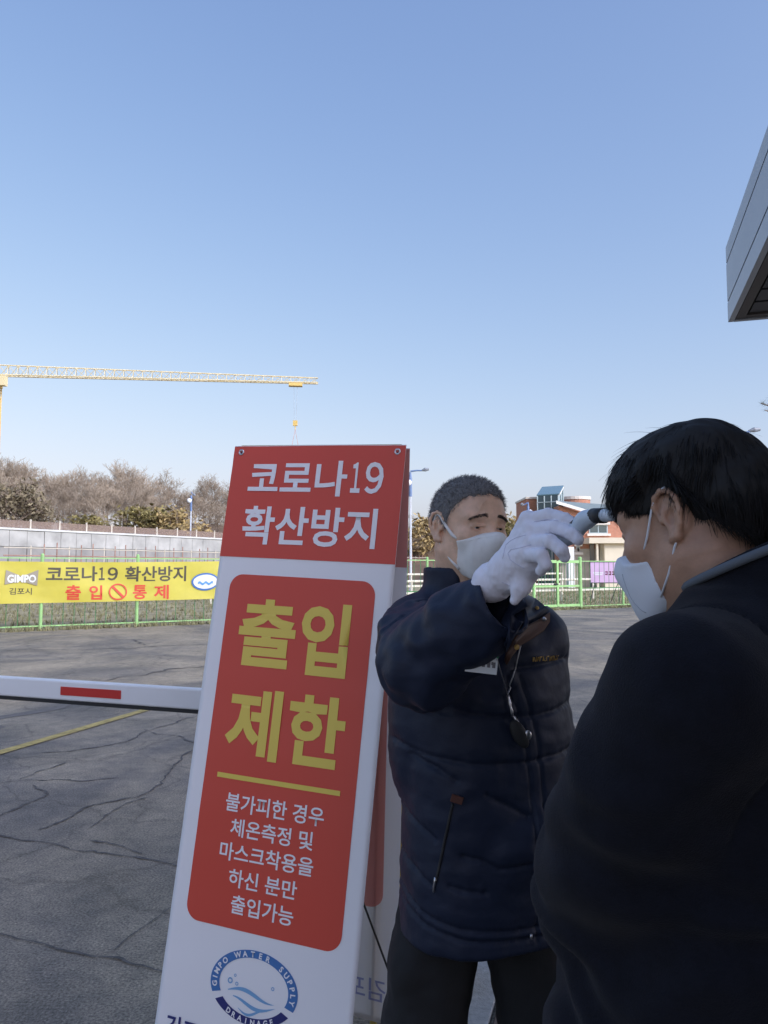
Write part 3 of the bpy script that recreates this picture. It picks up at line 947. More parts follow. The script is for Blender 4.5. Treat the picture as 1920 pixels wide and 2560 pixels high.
# ================================================================== street lamps
M_LPOLE = mat('lamp_pole_grey', (.55, .58, .62), .4)
M_LBLUE = mat('lamp_bracket_blue', (.13, .20, .36), .45)
M_GLOBE = mat('white_globe', (.85, .86, .88), .25)
M_LHEAD = mat('lamp_head_grey', (.24, .26, .29), .4)
def street_lamp(u, vtop, Y, vg, side, reach, label, vhead):
    b = P(u, vtop, Y)
    o = thing('street_lamp', (b.x, Y, 0), label, 'street lamp', None)
    zg = P(u, vg, Y).z; k = Y / F_PX
    MB().tube([(b.x, Y, 0), (b.x, Y, .5), (b.x, Y, zg)], [.11, .085, .06], 10).build('pole', M_LPOLE, o)
    MB().tube([(b.x, Y, zg - .9), (b.x, Y, zg + .3), (b.x, Y, b.z)], [.10, .10, .05], 8).build('bracket', M_LBLUE, o)
    hd = P(u + side * reach, vhead, Y)
    MB().tube([(b.x, Y, zg + .75), (b.x + (hd.x-b.x)*.35, Y, zg + .75 + (hd.z-zg-.75)*.62), (b.x + (hd.x-b.x)*.7, Y, hd.z - .04)], [.06, .05, .045], 6).build('arm', M_LBLUE, o)
    MB().tube([(b.x + (hd.x-b.x)*.62, Y, hd.z - .03), (b.x + (hd.x-b.x)*.8, Y, hd.z + .03), (hd.x, Y, hd.z + .05)], [.05, .13, .08], 8).build('lamp_head', M_LHEAD, o)
    MB().sphere((b.x - side*.12, Y - .12, zg), .21).build('globe_lamp', M_GLOBE, o, True)
street_lamp(1026, 1180, 50, 1207, 1, 46, 'street lamp with blue bracket just right of the sign', 1175)
street_lamp(478, 1238, 66, 1252, 1, 10, 'small distant street lamp in front of the bare wood', 1238)
street_lamp(1826, 1100, 38, 1135, 1, 74, 'street lamp whose arm sticks out over the hair of the near man', 1076)
street_lamp(1320, 1256, 58, 1281, -1, 18, 'street lamp before the left brick corner of the glass building', 1262)

# ================================================================== brick buildings
def brick_material():
    m = bpy.data.materials.new('red_brick'); m.use_nodes = True
    N = m.node_tree.nodes; L = m.node_tree.links; b = N['Principled BSDF']
    g = N.new('ShaderNodeNewGeometry'); sp = N.new('ShaderNodeSeparateXYZ'); cb = N.new('ShaderNodeCombineXYZ'); ad = N.new('ShaderNodeMath')
    L.new(g.outputs['Position'], sp.inputs[0]); L.new(sp.outputs[0], ad.inputs[0]); L.new(sp.outputs[1], ad.inputs[1])
    L.new(ad.outputs[0], cb.inputs[0]); L.new(sp.outputs[2], cb.inputs[1])
    t = N.new('ShaderNodeTexBrick'); t.inputs['Scale'].default_value = 1; t.inputs['Brick Width'].default_value = .22; t.inputs['Row Height'].default_value = .075; t.inputs['Mortar Size'].default_value = .008
    t.inputs['Color1'].default_value = (.56, .22, .12, 1); t.inputs['Color2'].default_value = (.46, .17, .09, 1); t.inputs['Mortar'].default_value = (.38, .30, .25, 1)
    L.new(cb.outputs[0], t.inputs['Vector']); L.new(t.outputs['Color'], b.inputs['Base Color']); b.inputs['Roughness'].default_value = .9
    return m
M_BRICK = brick_material()
M_CREAM = mat('cream_render', (.70, .62, .47), .8, var=.08, vscale=.6)
M_CAP = mat('pale_coping', (.72, .66, .57), .8)
M_ROOF = mat('grey_green_roof', (.20, .24, .23), .5, var=.15, vscale=.5)
M_GLASS = mat('dark_glass', (.045, .085, .10), .12, spec=.8)
M_GROOF = mat('glass_roof', (.10, .19, .22), .2, spec=.8)
M_MULL = mat('mullion_grey', (.42, .50, .50), .5)
M_STONE = mat('granite_base', (.42, .38, .32), .85, var=.15, vscale=2)
bld = thing('brick_building', P(1450, 1418, 62) - Vector((0, 0, 1.5)), 'red brick building with glass atrium and cream porch behind the thermometer', 'building')
def bp(u, v, Y): return P(u, v, Y)
def block(name, u0, u1, vt, Y, depth, m, vb=None):
    a, b = bp(u0, vt, Y), bp(u1, vt, Y); zb_ = 0 if vb is None else bp(u0, vb, Y).z
    o = MB().box(((a.x+b.x)/2, Y + depth/2, (a.z+zb_)/2), ((b.x-a.x)/2, depth/2, (a.z-zb_)/2)).build(name, m, bld)
    return o
block('wall', 1316, 1346, 1246, 64, 5, M_BRICK)
block('coping', 1314.5, 1347, 1242, 63.9, 5.2, M_CAP, 1247)
# glass atrium: front, visible right side, sloping glass roof
A0, A1 = bp(1344, 1241, 61), bp(1396, 1240, 60)
dv = Vector((1.1, 3.2, 0)); zr = bp(1420, 1220, 64).z
ft = [Vector((A0.x, A0.y, 0)), Vector((A1.x, A1.y, 0))]
zf = A0.z
g_ = MB()
g_.poly([ft[0], ft[1], ft[1] + Vector((0,0,zf)), ft[0] + Vector((0,0,zf))])
g_.poly([ft[1], ft[1]+dv, ft[1]+dv+Vector((0,0,zr)), ft[1]+Vector((0,0,zf))])
g_.poly([ft[0]+dv, ft[0], ft[0]+Vector((0,0,zf)), ft[0]+dv+Vector((0,0,zr))])
g_.poly([ft[1]+dv, ft[0]+dv, ft[0]+dv+Vector((0,0,zr)), ft[1]+dv+Vector((0,0,zr))])
gl = g_.build('glass_wall', M_GLASS, bld)
up = Vector((0, 0, 1))
ov = (ft[1]-ft[0]).normalized() * .08
MB().prism([ft[0]+up*(zf+.03)-ov, ft[1]+up*(zf+.03)+ov, ft[1]+dv+up*(zr+.03)+ov, ft[0]+dv+up*(zr+.03)-ov], (0, 0, .10)).build('glass_roof', M_GROOF, bld)
fn_ = Vector((ft[1]-ft[0])).cross(up).normalized()
for i in range(4):
    p = ft[0].lerp(ft[1], i/3) + fn_*.04
    MB().tube([p, p + up*zf], .055, 4).build('mullion', M_MULL, gl)
for z in (zf*.62, zf*.78, zf*.93):
    MB().tube([ft[0]+fn_*.05+up*z, ft[1]+fn_*.05+up*z], .045, 4).build('mullion', M_MULL, gl)
sn_ = dv.cross(up).normalized() 
for i in (0.02, .5, .98):
    p = ft[1] + dv*i + sn_*.04
    MB().tube([p, p + up*(zf + (zr-zf)*i)], .05, 4).build('mullion', M_MULL, gl)
MB().tube([ft[1]+sn_*.05+up*zf, ft[1]+dv+sn_*.05+up*zr], .07, 4).build('mullion', mat('white_trim', (.78,.76,.70), .6), gl)
MB().tube([ft[1]+sn_*.05+up*(zf*.93), ft[1]+dv+sn_*.05+up*(zf*.93)], .045, 4).build('mullion', M_MULL, gl)
# curved brick drum behind
dc = bp(1452, 1250, 70)
dm = MB(); zt = bp(1452, 1246, 70).z
dm.tube([(dc.x, 72, 0), (dc.x, 72, zt)], 1.35, 24); dm.build('drum_wall', M_BRICK, bld)
MB().tube([(dc.x, 72, zt), (dc.x, 72, zt + .28)], 1.42, 24).build('coping', M_CAP, bld)
# wing with a roof falling towards us
WY = 58.5
w = [bp(1397, 1264, WY), bp(1467, 1285, WY), bp(1700, 1285, WY)]
poly = [Vector((w[0].x, WY, 0)), Vector((w[2].x, WY, 0)), w[2], w[1], w[0]]
wl = MB().prism(poly, (0, 6, 0)).build('wall', M_BRICK, bld)
r_ = [bp(1390, 1256, WY-.4), bp(1467, 1279, WY-.4), bp(1705, 1279, WY-.4)]
bk = [bp(1402, 1256, WY+8), bp(1530, 1266, WY+8), bp(1720, 1268, WY+8)]
MB().prism([r_[0], r_[1], bk[1], bk[0]], (0, 0, .12)).prism([r_[1]+Vector((0,0,.001)), r_[2], bk[2], bk[1]], (0, 0, .12)).build('roof', M_ROOF, bld)
for a, b in ((r_[0], r_[1]), (r_[1], r_[2])):
    MB().prism([a + Vector((0,-.06,-.10)), b + Vector((0,-.06,-.10)), b + Vector((0,-.06,.14)), a + Vector((0,-.06,.14))], (0, .05, 0)).build('eave_trim', mat('white_trim', (.78,.76,.70), .6), bld)
def window(u0, u1, v0, v1, Y, panes=2):
    a, b = bp(u0, v0, Y), bp(u1, v1, Y)
    cx, cz, hw, hh = (a.x+b.x)/2, (a.z+b.z)/2, (b.x-a.x)/2, (a.z-b.z)/2
    wo = MB().box((cx, Y - .02, cz), (hw, .04, hh)).build('window', M_MULL, bld)
    pw = (2*hw - .08*(panes+1)) / panes
    for i in range(panes):
        MB().box((cx - hw + .08 + pw/2 + i*(pw+.08), Y - .05, cz), (pw/2, .03, hh - .08)).build('pane', M_GLASS, wo)
    MB().box((cx, Y - .10, cz + hh + .09), (hw + .15, .12, .09)).build('lintel', M_CAP, wo)
    MB().box((cx, Y - .10, cz - hh - .09), (hw + .18, .14, .09)).build('sill', M_CAP, wo)
window(1472, 1519, 1312, 1334, WY)
window(1590, 1640, 1312, 1334, WY)
window(1440, 1450, 1366, 1381, WY, 1)
# granite base and cream porch
a, b = bp(1398, 1372, WY), bp(1702, 1372, WY)
MB().box(((a.x+b.x)/2, WY - .03, a.z/2), ((b.x-a.x)/2, .05, a.z/2)).build('stone_base', M_STONE, bld)
PY = WY - 1.6
def pbox(name, u0, u1, v0, v1, Y, d, m):
    a, b = bp(u0, v0, Y), bp(u1, v1, Y)
    return MB().box(((a.x+b.x)/2, Y + d/2, (a.z+max(b.z, 0))/2), ((b.x-a.x)/2, d/2, (a.z-max(b.z, 0))/2)).build(name, m, bld)
pbox('porch_roof', 1473, 1640, 1344, 1358, PY - .3, 1.9, M_CREAM)
for u in (1491, 1620): pbox('column', u, u + 7, 1358, 1470, PY - .1, .22, M_CREAM)
pbox('porch_wall', 1511, 1600, 1358, 1470, PY + .1, 1.3, M_CREAM)
pbox('door', 1474, 1488, 1360, 1470, WY - .12, .05, M_GLASS)
pbox('door', 1500, 1510, 1360, 1470, WY - .12, .05, M_GLASS)
pbox('annex', 1421, 1437, 1367, 1470, PY, .8, mat('white_render', (.75, .75, .72), .8))
# second building at the far right, mostly behind the near man
b2 = thing('red_roof_building', P(1990, 1418, 68) - Vector((0, 0, 1.5)), 'brick building with red roof edge right of the near man', 'building')
def block2(name, u0, u1, v0, v1, Y, d, m):
    a, b = bp(u0, v0, Y), bp(u1, v1, Y)
    MB().box(((a.x+b.x)/2, Y + d/2, (a.z+max(b.z,0))/2), ((b.x-a.x)/2, d/2, (a.z-max(b.z,0))/2)).build(name, m, b2)
block2('wall', 1868, 2150, 1205, 1600, 68.0, 8, M_BRICK)
block2('window_band', 1872, 2148, 1168, 1204, 68.3, 7, M_GLASS)
block2('roof_edge', 1858, 2160, 1145, 1167, 67.7, 9, mat('red_roof_metal', (.40, .05, .06), .5))
block2('stone_base', 1866, 2152, 1372, 1600, 67.85, .1, M_STONE)

# ================================================================== gatehouse canopy (upper right) and an unseen block added to shade the gate
M_FASC = mat('grey_aluminium_panel', (.42, .45, .49), .42, var=.05, vscale=1.5)
M_SOFF = mat('soffit_board', (.06, .06, .065), .6)
M_TRIM = mat('brown_soffit_trim', (.10, .085, .075), .6)
CC = P(1820, 808, 4.4)                    # far left lower corner of the canopy
HF = P(1820, 620, 4.4).z - CC.z
gh = thing('gatehouse', (CC.x + 1.5, CC.y - 2.5, 0), 'grey panelled gatehouse canopy with dark ribbed underside at upper right', 'gatehouse')
LA, LB = 7.5, 4.2
def GP(a, b, z): p = Vector((CC.x, CC.y, 0)) - AX * a + BX * b; return Vector((p.x, p.y, CC.z + z))
def cuboid(a0, a1, b0, b1, z0, z1): return [GP(a0, b0, z0), GP(a1, b0, z0), GP(a1, b1, z0), GP(a0, b1, z0)], Vector((0, 0, z1 - z0))
bands = ((0.004, .115), (.127, .345), (.357, HF))
for z0, z1 in bands:
    for i in range(3):
        pts, up_ = cuboid(i * 2.5 + .004, (i + 1) * 2.5 - .004, 0, .03, z0, z1); MB().prism(pts, up_).build('fascia_panel', M_FASC, gh)
    pts, up_ = cuboid(0, .03, .032, LB, z0, z1); MB().prism(pts, up_).build('fascia_panel', M_FASC, gh)
pts, up_ = cuboid(.032, LA, .034, LB, .06, HF - .02); MB().prism(pts, up_).build('roof_slab', M_SOFF, gh)
for i in range(36):
    a0_ = .10 + i * .2
    pts, up_ = cuboid(a0_, a0_ + .17, .10, LB - .05, .022, .058); MB().prism(pts, up_).build('soffit_slat', M_SOFF, gh)
pts, up_ = cuboid(.034, LA, .036, .085, .01, .058); MB().prism(pts, up_).build('soffit_trim', M_TRIM, gh)
pts, up_ = cuboid(.034, .085, .087, LB, .012, .058); MB().prism(pts, up_).build('soffit_trim', M_TRIM, gh)
pts, up_ = cuboid(3.2, 7.0, 1.7, 4.0, -CC.z, .03); MB().prism(pts, up_).build('booth_wall', M_CREAM, gh)
pts, up_ = cuboid(3.6, 6.6, 1.66, 1.70, -1.8, -.6); bw = MB().prism(pts, up_).build('window', M_MULL, gh)
pts, up_ = cuboid(3.7, 6.5, 1.645, 1.66, -1.72, -.68); MB().prism(pts, up_).build('pane', M_GLASS, bw)
pts, up_ = cuboid(3.15, 3.19, 2.4, 3.3, -CC.z + .02, -.7); MB().prism(pts, up_).build('door', M_MULL, gh)

SUNH = Vector((S_DIR.x, S_DIR.y, 0)).normalized()
OC = Vector((-.5, 5, 0)) + SUNH * 33.0  # unseen block, added and sized for the shade it casts
of = thing('shade_block', (OC.x, OC.y, 0), 'tall cream block added unseen behind the camera to shade the gate', 'building')
RO = Matrix.Rotation(math.atan2(SUNH.y, SUNH.x), 3, 'Z')
OH = 20.7
MB().box((OC.x, OC.y, OH/2), (3.0, 6.2, OH/2), RO).build('wall', M_CREAM, of)
MB().box((OC.x, OC.y, OH + .1), (3.1, 6.3, .1), RO).build('parapet', M_CAP, of)
for zi in range(6):
    for yi in range(5):
        c_ = OC - SUNH * 3.03 + (RO @ Vector((0, -4.6 + yi * 2.3, 1.6 + zi * 3.2)))
        wo = MB().box(c_, (.05, .8, .8), RO).build('window', M_MULL, of)
        MB().box(c_ - SUNH * .04, (.04, .72, .72), RO).build('pane', M_GLASS, wo)

# pine whose branch tips reach in at the right edge
pt = P(2010, 1418, 15); 
pine = thing('pine_tree', (pt.x, 15, 0), 'pine tree with dark needle tips at the right edge', 'tree')
rr = random.Random(77)
tm = MB(); trunk = [(pt.x, 15, 0), (pt.x + .1, 15.1, 2.5), (pt.x + .3, 15, 5), (pt.x + .2, 15, 7.5)]
tm.tube(trunk, [.2, .17, .13, .04], 9); tm.build('trunk', M_BARK, pine)
lm, nd = MB(), MB()
ends = [P(1902, 1008, 15), P(1912, 1025, 14.8), P(1922, 995, 15.1), P(1926, 846, 15), P(1945, 900, 15)]
for _ in range(16):
    a = rr.uniform(0, 6.3); z = rr.uniform(4.2, 8); r = rr.uniform(.5, 1.0) * (1.5 - .12*z)
    ends.append(Vector((pt.x + .6 + abs(math.cos(a)) * r, 15 + math.sin(a) * r, z)))
for e in ends:
    s_ = Vector((pt.x + .25, 15, max(2.5, e.z - .5)))
    mid = s_.lerp(e, .55) + Vector((0, 0, .08))
    lm.tube([s_, mid, e], [.04, .025, .008], 5)
    for _ in range(90):
        t = rr.uniform(.5, 1.0); c = (s_.lerp(mid, t*2) if t < .5 else mid.lerp(e, t*2-1))
        if t < .72: continue
        d = Vector((rr.gauss(0, 1), rr.gauss(0, 1), rr.gauss(.4, .8))).normalized(); w_ = d.orthogonal() * .004
        nd.poly([c - w_, c + w_, c + d * rr.uniform(.07, .14)])
lm.build('limbs', M_BARK, pine); nd.build('needles', M_PINE, pine)

# ================================================================== parking barrier
M_ARM = mat('barrier_white', (.72, .75, .77), .4, var=.05, vscale=3)
bl, br = P(0, 1721, 3.62), P(505, 1739, 3.25)
ad_ = (br - bl); ad_.z = 0; ad_.normalize()
AZ = (bl.z + br.z) / 2
arm_end = P(1180, 1700, 3.0); 
AE = Vector((br.x, br.y, AZ)) + ad_ * .82
AS = Vector((bl.x, bl.y, AZ)) - ad_ * 1.6
bar = thing('parking_barrier', (AE.x + ad_.x*.1, AE.y + ad_.y*.1 + .1, 0), 'white boom barrier arm with red block and black lower edge', 'barrier')
RA = Matrix.Rotation(math.atan2(ad_.y, ad_.x), 3, 'Z')
mid = (AS + AE) / 2; half = (AE - AS).length / 2
tl = math.atan2(br.z - bl.z, (br - bl).length)
armo = MB().box(mid, (half, .022, .043), RA).build('arm', M_ARM, bar); bevel(armo, .008, 3)
MB().box(mid - Vector((0, 0, .050)), (half, .018, .0085), RA).build('rubber_edge', M_BLACK, bar)
def arm_at(u, v): 
    d = ray(u, v); n = Vector((ad_.y, -ad_.x, 0)); o = Vector((0, 0, CAM_H))
    p = o + d * ((Vector((bl.x, bl.y, 0)) - o).dot(n) / d.dot(n)); return (p - mid).dot(ad_)
s0, s1 = arm_at(161, 1728), arm_at(311, 1735)
for q in (0,):
    c = mid + ad_ * ((s0+s1)/2)
    MB().box(c + Vector((0, 0, -.001)), ((s1-s0)/2, .0245, .0185), RA).build('red_block', M_RED, bar)
cab = AE + ad_ * .12 + Vector((0, 0, 0))
cb_ = MB().box((cab.x, cab.y, .56), (.14, .13, .55), RA).build('cabinet', mat('barrier_yellow', (.55, .38, .05), .45, var=.06, vscale=3), bar); bevel(cb_, .015, 2)
MB().box((cab.x, cab.y, 1.13), (.15, .14, .02), RA).build('cabinet_lid', M_DKMET, bar)
# ================================================================== A-frame sign
SO = Vector((-.495, 2.539, CAM_H + .402))
e1 = Vector((.940, -.338, -.047)).normalized()
e2 = Vector((-.091, -.129, -.987)); e2 = (e2 - e1 * e2.dot(e1)).normalized()
en = e2.cross(e1).normalized()
if en.y > 0: en = -en
def SP(x, y, o=0.0): return SO + e1 * x + e2 * y + en * o
M_SWHITE = mat('white_banner_vinyl', (.88, .885, .90), .45, bump=.03, bscale=5)
M_SRED = mat('red_sign_ink', (.66, .075, .045), .42)
M_SYEL = mat('yellow_sign_ink', (.80, .62, .11), .45)
M_STXT = mat('white_sign_ink', (.88, .88, .90), .45)
M_SBLUE = mat('blue_sign_ink', (.06, .19, .47), .45)
M_SNAVY = mat('navy_sign_ink', (.025, .03, .17), .45)
M_SLBL = mat('light_blue_sign_ink', (.20, .42, .68), .45)
M_FADR = mat('red_ink_showing_through', (.80, .38, .34), .6)
M_FADW = mat('back_of_white_vinyl', (.88, .87, .88), .6)
M_FADB = mat('blue_ink_showing_through', (.40, .43, .68), .6)
def see_through(m, k=.6):
    N = m.node_tree.nodes; L = m.node_tree.links; b_ = N['Principled BSDF']
    t = N.new('ShaderNodeBsdfTranslucent'); t.inputs['Color'].default_value = b_.inputs['Base Color'].default_value
    x = N.new('ShaderNodeMixShader'); x.inputs[0].default_value = k
    L.new(b_.outputs[0], x.inputs[1]); L.new(t.outputs[0], x.inputs[2]); L.new(x.outputs[0], N['Material Output'].inputs['Surface'])
for m_ in (M_FADR, M_FADW, M_FADB): see_through(m_)
M_YSTEEL = mat('yellow_steel', (.46, .36, .09), .5, var=.1, vscale=9)
sign = thing('a_frame_sign', (-.30, 2.45, 0), 'tall red and white folding notice sign with Korean lettering beside the guard', 'sign')
SW, SH = .60, 1.80
def bulge(x, y):
    s_ = .004 * math.sin(math.pi * x / SW) * (1 + .5 * math.sin(2.2 * y + .4))
    s_ += .0016 * noise.noise(Vector((x * 9, y * 2.2, 0))) + .0012 * noise.noise(Vector((x * 3, y * 11, 4)))
    for ex in (.028, .574):                                    # creases pulled from the eyelets
        r_ = math.hypot(x - ex, y - .022); a_ = math.atan2(y - .022, x - ex)
        s_ += .0016 * math.sin(a_ * 5) * math.exp(-r_ / .12) * min(1, r_ / .02)
    return s_
def FPn(x, y, o=0.0): return SP(x, y, o + bulge(x, y))
def grid_panel(fn, x0, x1, y0, y1, nx, ny, th):
    m = MB()
    for o in (0, -th):
        b = len(m.v)
        for j in range(ny+1):
            for i in range(nx+1): m.v.append(tuple(fn(x0+(x1-x0)*i/nx, y0+(y1-y0)*j/ny, o)))
        for j in range(ny):
            for i in range(nx):
                q = b + j*(nx+1)+i; m.f.append((q, q+1, q+nx+2, q+nx+1))
    n = (nx+1)*(ny+1)
    def edge(a, b_): m.f.append((a, b_, b_+n, a+n))
    for i in range(nx): edge(i, i+1); edge(ny*(nx+1)+i, ny*(nx+1)+i+1)
    for j in range(ny): edge(j*(nx+1), (j+1)*(nx+1)); edge(j*(nx+1)+nx, (j+1)*(nx+1)+nx)
    return m
front = grid_panel(FPn, 0, SW, 0, SH, 36, 90, .0012).build('front_banner', M_SWHITE, sign, True)
def rrect(x0, x1, y0, y1, r, n=8):
    out = []
    for cx, cy, a0 in ((x1-r, y0+r, -math.pi/2), (x1-r, y1-r, 0), (x0+r, y1-r, math.pi/2), (x0+r, y0+r, math.pi)):
        for i in range(n+1):
            a = a0 + math.pi/2*i/n; out.append((cx + r*math.cos(a), cy + r*math.sin(a)))
    return out
def slab(fn, pts, off, name, m, parent, ny=40):
    """flat shape cut into strips so that it follows the cloth"""
    bm = bmesh.new()
    vs = [bm.verts.new((x, y, 0)) for x, y in pts]; bm.faces.new(vs)
    ys = [p[1] for p in pts]; xs = [p[0] for p in pts]
    for k in range(1, ny):
        y = min(ys) + (max(ys)-min(ys))*k/ny
        bmesh.ops.bisect_plane(bm, geom=bm.verts[:]+bm.edges[:]+bm.faces[:], plane_co=(0, y, 0), plane_no=(0, 1, 0))
    for k in range(1, 30):
        x = min(xs) + (max(xs)-min(xs))*k/30
        bmesh.ops.bisect_plane(bm, geom=bm.verts[:]+bm.edges[:]+bm.faces[:], plane_co=(x, 0, 0), plane_no=(1, 0, 0))
    for v in bm.verts: v.co = fn(v.co.x, v.co.y, off)
    bmesh.ops.recalc_face_normals(bm, faces=bm.faces)
    me = bpy.data.meshes.new(name); bm.to_mesh(me); bm.free()
    return link_mesh(name, me, m, parent, True)
slab(FPn, [(.0, .002), (SW, .002), (SW, .371), (0, .371)], .0014, 'header_field', M_SRED, front, 18)
slab(FPn, rrect(.053, .547, .426, 1.443, .045), .0014, 'main_field', M_SRED, front, 50)
slab(FPn, [(.099, 1.026), (.501, 1.026), (.501, 1.040), (.099, 1.040)], 0.0030, 'rule_line', M_SYEL, front, 2)
ff = lambda x, y: FPn(x, y, 0.0030)
for body, x0, x1, y0, y1, m_, bo in (
    ('코로나', .071, .418, .053, .168, M_STXT, .020), ('１', .432, .463, .058, .155, M_STXT, .020), ('９', .478, .537, .056, .157, M_STXT, .020), ('확산방지', .071, .531, .203, .328, M_STXT, .020),
    ('출', .108, .305, .500, .706, M_SYEL, .030), ('입', .322, .479, .500, .716, M_SYEL, .030),
    ('제', .107, .290, .772, .976, M_SYEL, .030), ('한', .315, .496, .772, .972, M_SYEL, .030),
    ('불가피한 경우', .141, .460, 1.078, 1.130, M_STXT, .014), ('체온측정 및', .167, .434, 1.147, 1.197, M_STXT, .014),
    ('마스크착용을', .141, .443, 1.215, 1.265, M_STXT, .014), ('하신 분만', .181, .401, 1.284, 1.333, M_STXT, .014),
    ('출입가능', .199, .399, 1.352, 1.402, M_STXT, .014), ('김포시', .037, .200, 1.700, 1.765, M_SNAVY, .016)):
    lettering(body, ff, x0, x1, y0, y1, m_, front, bo)
# oval emblem: ring with letters, navy foot, water swirl (the cartoon drop is left out)
LX, LY, RX, RY = .300, 1.578, .137, .094
g3 = lambda o: (lambda x, y: FPn(x, y, o))
def arc_pt(a, k): return LX + RX*k*math.cos(a), LY + RY*k*math.sin(a)
def arc_ring(a0, a1, k0, k1, n=40):
    m = MB()
    for i in range(n+1):
        a = a0 + (a1-a0)*i/n
        m.v.append(tuple(FPn(*arc_pt(a, k0), .0012))); m.v.append(tuple(FPn(*arc_pt(a, k1), .0012)))
    m.f = [(2*i, 2*i+2, 2*i+3, 2*i+1) for i in range(n)]
    return m
arc_ring(math.radians(158), math.radians(382), .79, 1.0).build('emblem_ring', M_SBLUE, front)
arc_ring(math.radians(33), math.radians(147), .80, 1.0).build('emblem_foot', M_SNAVY, front)
def arc_text(body, a_mid, step, k, size, m_, flip):
    n = len(body)
    for i, ch in enumerate(body):
        if ch == ' ': continue
        a = a_mid + (i - (n-1)/2) * step * (1 if not flip else -1)
        me = text_mesh(ch, .035)
        co = np.empty(len(me.vertices)*3, np.float32); me.vertices.foreach_get('co', co); co = co.reshape(-1, 3)
        c = (co.min(0) + co.max(0)) / 2
        px, py = arc_pt(a, k)
        ta = math.atan2(RY*math.cos(a), -RX*math.sin(a)) if not flip else math.atan2(-RY*math.cos(a), RX*math.sin(a))
        ca, sa = math.cos(ta), math.sin(ta)
        w_ = []
        for p in co:
            x, y = (p[0]-c[0])*size, -(p[1]-c[1])*size
            w_.append(tuple(FPn(px + x*ca - y*sa, py + x*sa + y*ca, 0.0030)))
        me.vertices.foreach_set('co', np.array(w_, np.float32).ravel()); me.update(); me.materials.clear()
        link_mesh('lettering', me, m_, front)
arc_text('GIMPO WATER SUPPLY', math.radians(270), math.radians(11.6), .895, .0205, M_STXT, False)
arc_text('DRAINAGE', math.radians(90), math.radians(9.5), .90, .0190, M_STXT, True)
for k, (yy, x0, x1, th, ph) in enumerate(((.020, -.078, .070, .011, 0.0), (.042, -.060, .075, .010, 1.6), (.060, -.040, .050, .007, 3.0))):
    sw = MB(); n = 30
    for i in range(n+1):
        t = i/n; x = LX + x0 + (x1-x0)*t; y = LY + yy - .010*math.sin(t*5.2 + ph) ; h_ = th*math.sin(math.pi*min(1, .06 + t*.94))
        sw.v.append(tuple(FPn(x, y - h_*.5, .0013))); sw.v.append(tuple(FPn(x, y + h_*.5, .0013)))
    sw.f = [(2*i, 2*i+2, 2*i+3, 2*i+1) for i in range(n)]
    sw.build('water_wave', M_SLBL, front)
for x, y, r_ in ((-.074, -.004, .008), (-.060, -.020, .004), (-.052, .000, .005), (.060, -.010, .005)):
    ring_mesh(g3(.0013), LX + x, LY + y, r_, r_, r_*.45, n=16).build('bubble', M_SLBL, front)
# eyelets
M_STEEL = mat('steel', (.55, .56, .58), .3, metal=1.0)
for x in (.028, .574):
    m = MB()
    for i in range(24):
        a = 2*math.pi*i/24
        for r_, o in ((.0105, .0015), (.0085, .004), (.005, .0015)):
            m.v.append(tuple(FPn(x + r_*math.cos(a), .022 + r_*math.sin(a), o)))
    for i in range(24):
        j = (i+1) % 24
        m.f += [(3*i, 3*j, 3*j+1, 3*i+1), (3*i+1, 3*j+1, 3*j+2, 3*i+2)]
    m.build('eyelet', M_STEEL, front, True)
    slab(FPn, [(x + .0055*math.cos(a), .022 + .0055*math.sin(a)) for a in np.linspace(0, 2*math.pi, 14)[:-1]], .0016, 'eyelet_hole', M_BLACK, front, 2)
# rear banner, seen from its unprinted side
eb = Vector((.004, .062, -.998)); eb = (eb - e1 * eb.dot(e1)).normalized()
nb_ = -eb.cross(e1).normalized()
if nb_.y > 0: nb_ = -nb_            # towards the camera (inner face)
BO = SO - en * .035
def BPn(x, y, o=0.0): return BO + e1 * x + eb * y + nb_ * o
back = grid_panel(BPn, 0, SW, 0, SH, 4, 8, .0012).build('rear_banner', M_FADW, sign)
slab(BPn, [(0, .002), (SW, .002), (SW, .371), (0, .371)], .001, 'header_field', M_FADR, back, 3)
slab(BPn, rrect(.053, .547, .426, 1.443, .045), .001, 'main_field', M_FADR, back, 3)
lettering('김포시', lambda x, y: BPn(x, y, .0015), .37, .563, 1.665, 1.735, M_FADB, back, .008, mirror=True)
# steel frame: four legs, top and lower bars
def frame(P0, sgn, nm):
    for x in ((.02, .58) if sgn > 0 else (.02, .52)):
        a = P0(x, .0, -.012); d = (P0(x, 1.0, -.012) - a).normalized()
        b = a + d * ((a.z - .012) / -d.z)
        MB().tube([a, b], .011, 8).build('leg', M_YSTEEL, sign)
        MB().box((b.x, b.y, .008), (.016, .016, .008)).build('rubber_foot', M_BLACK, sign)
    for y in (.004, 1.79):
        MB().tube([P0(.02, y, -.012), P0(.58, y, -.012)], .010, 8).build('cross_bar', M_YSTEEL, sign)
frame(SP, 1, 'front')
frame(BPn, -1, 'rear')
for x in (.05, .55):
    MB().tube([SP(x, .004, -.012), BPn(x, .004, -.012)], .008, 6).build('hinge', M_STEEL, sign)
MB().tube([P(890, 2210, 2.33), P(915, 2275, 2.36), P(982, 2455, 2.40)], .0035, 6).build('tie_cord', M_BLACK, sign)
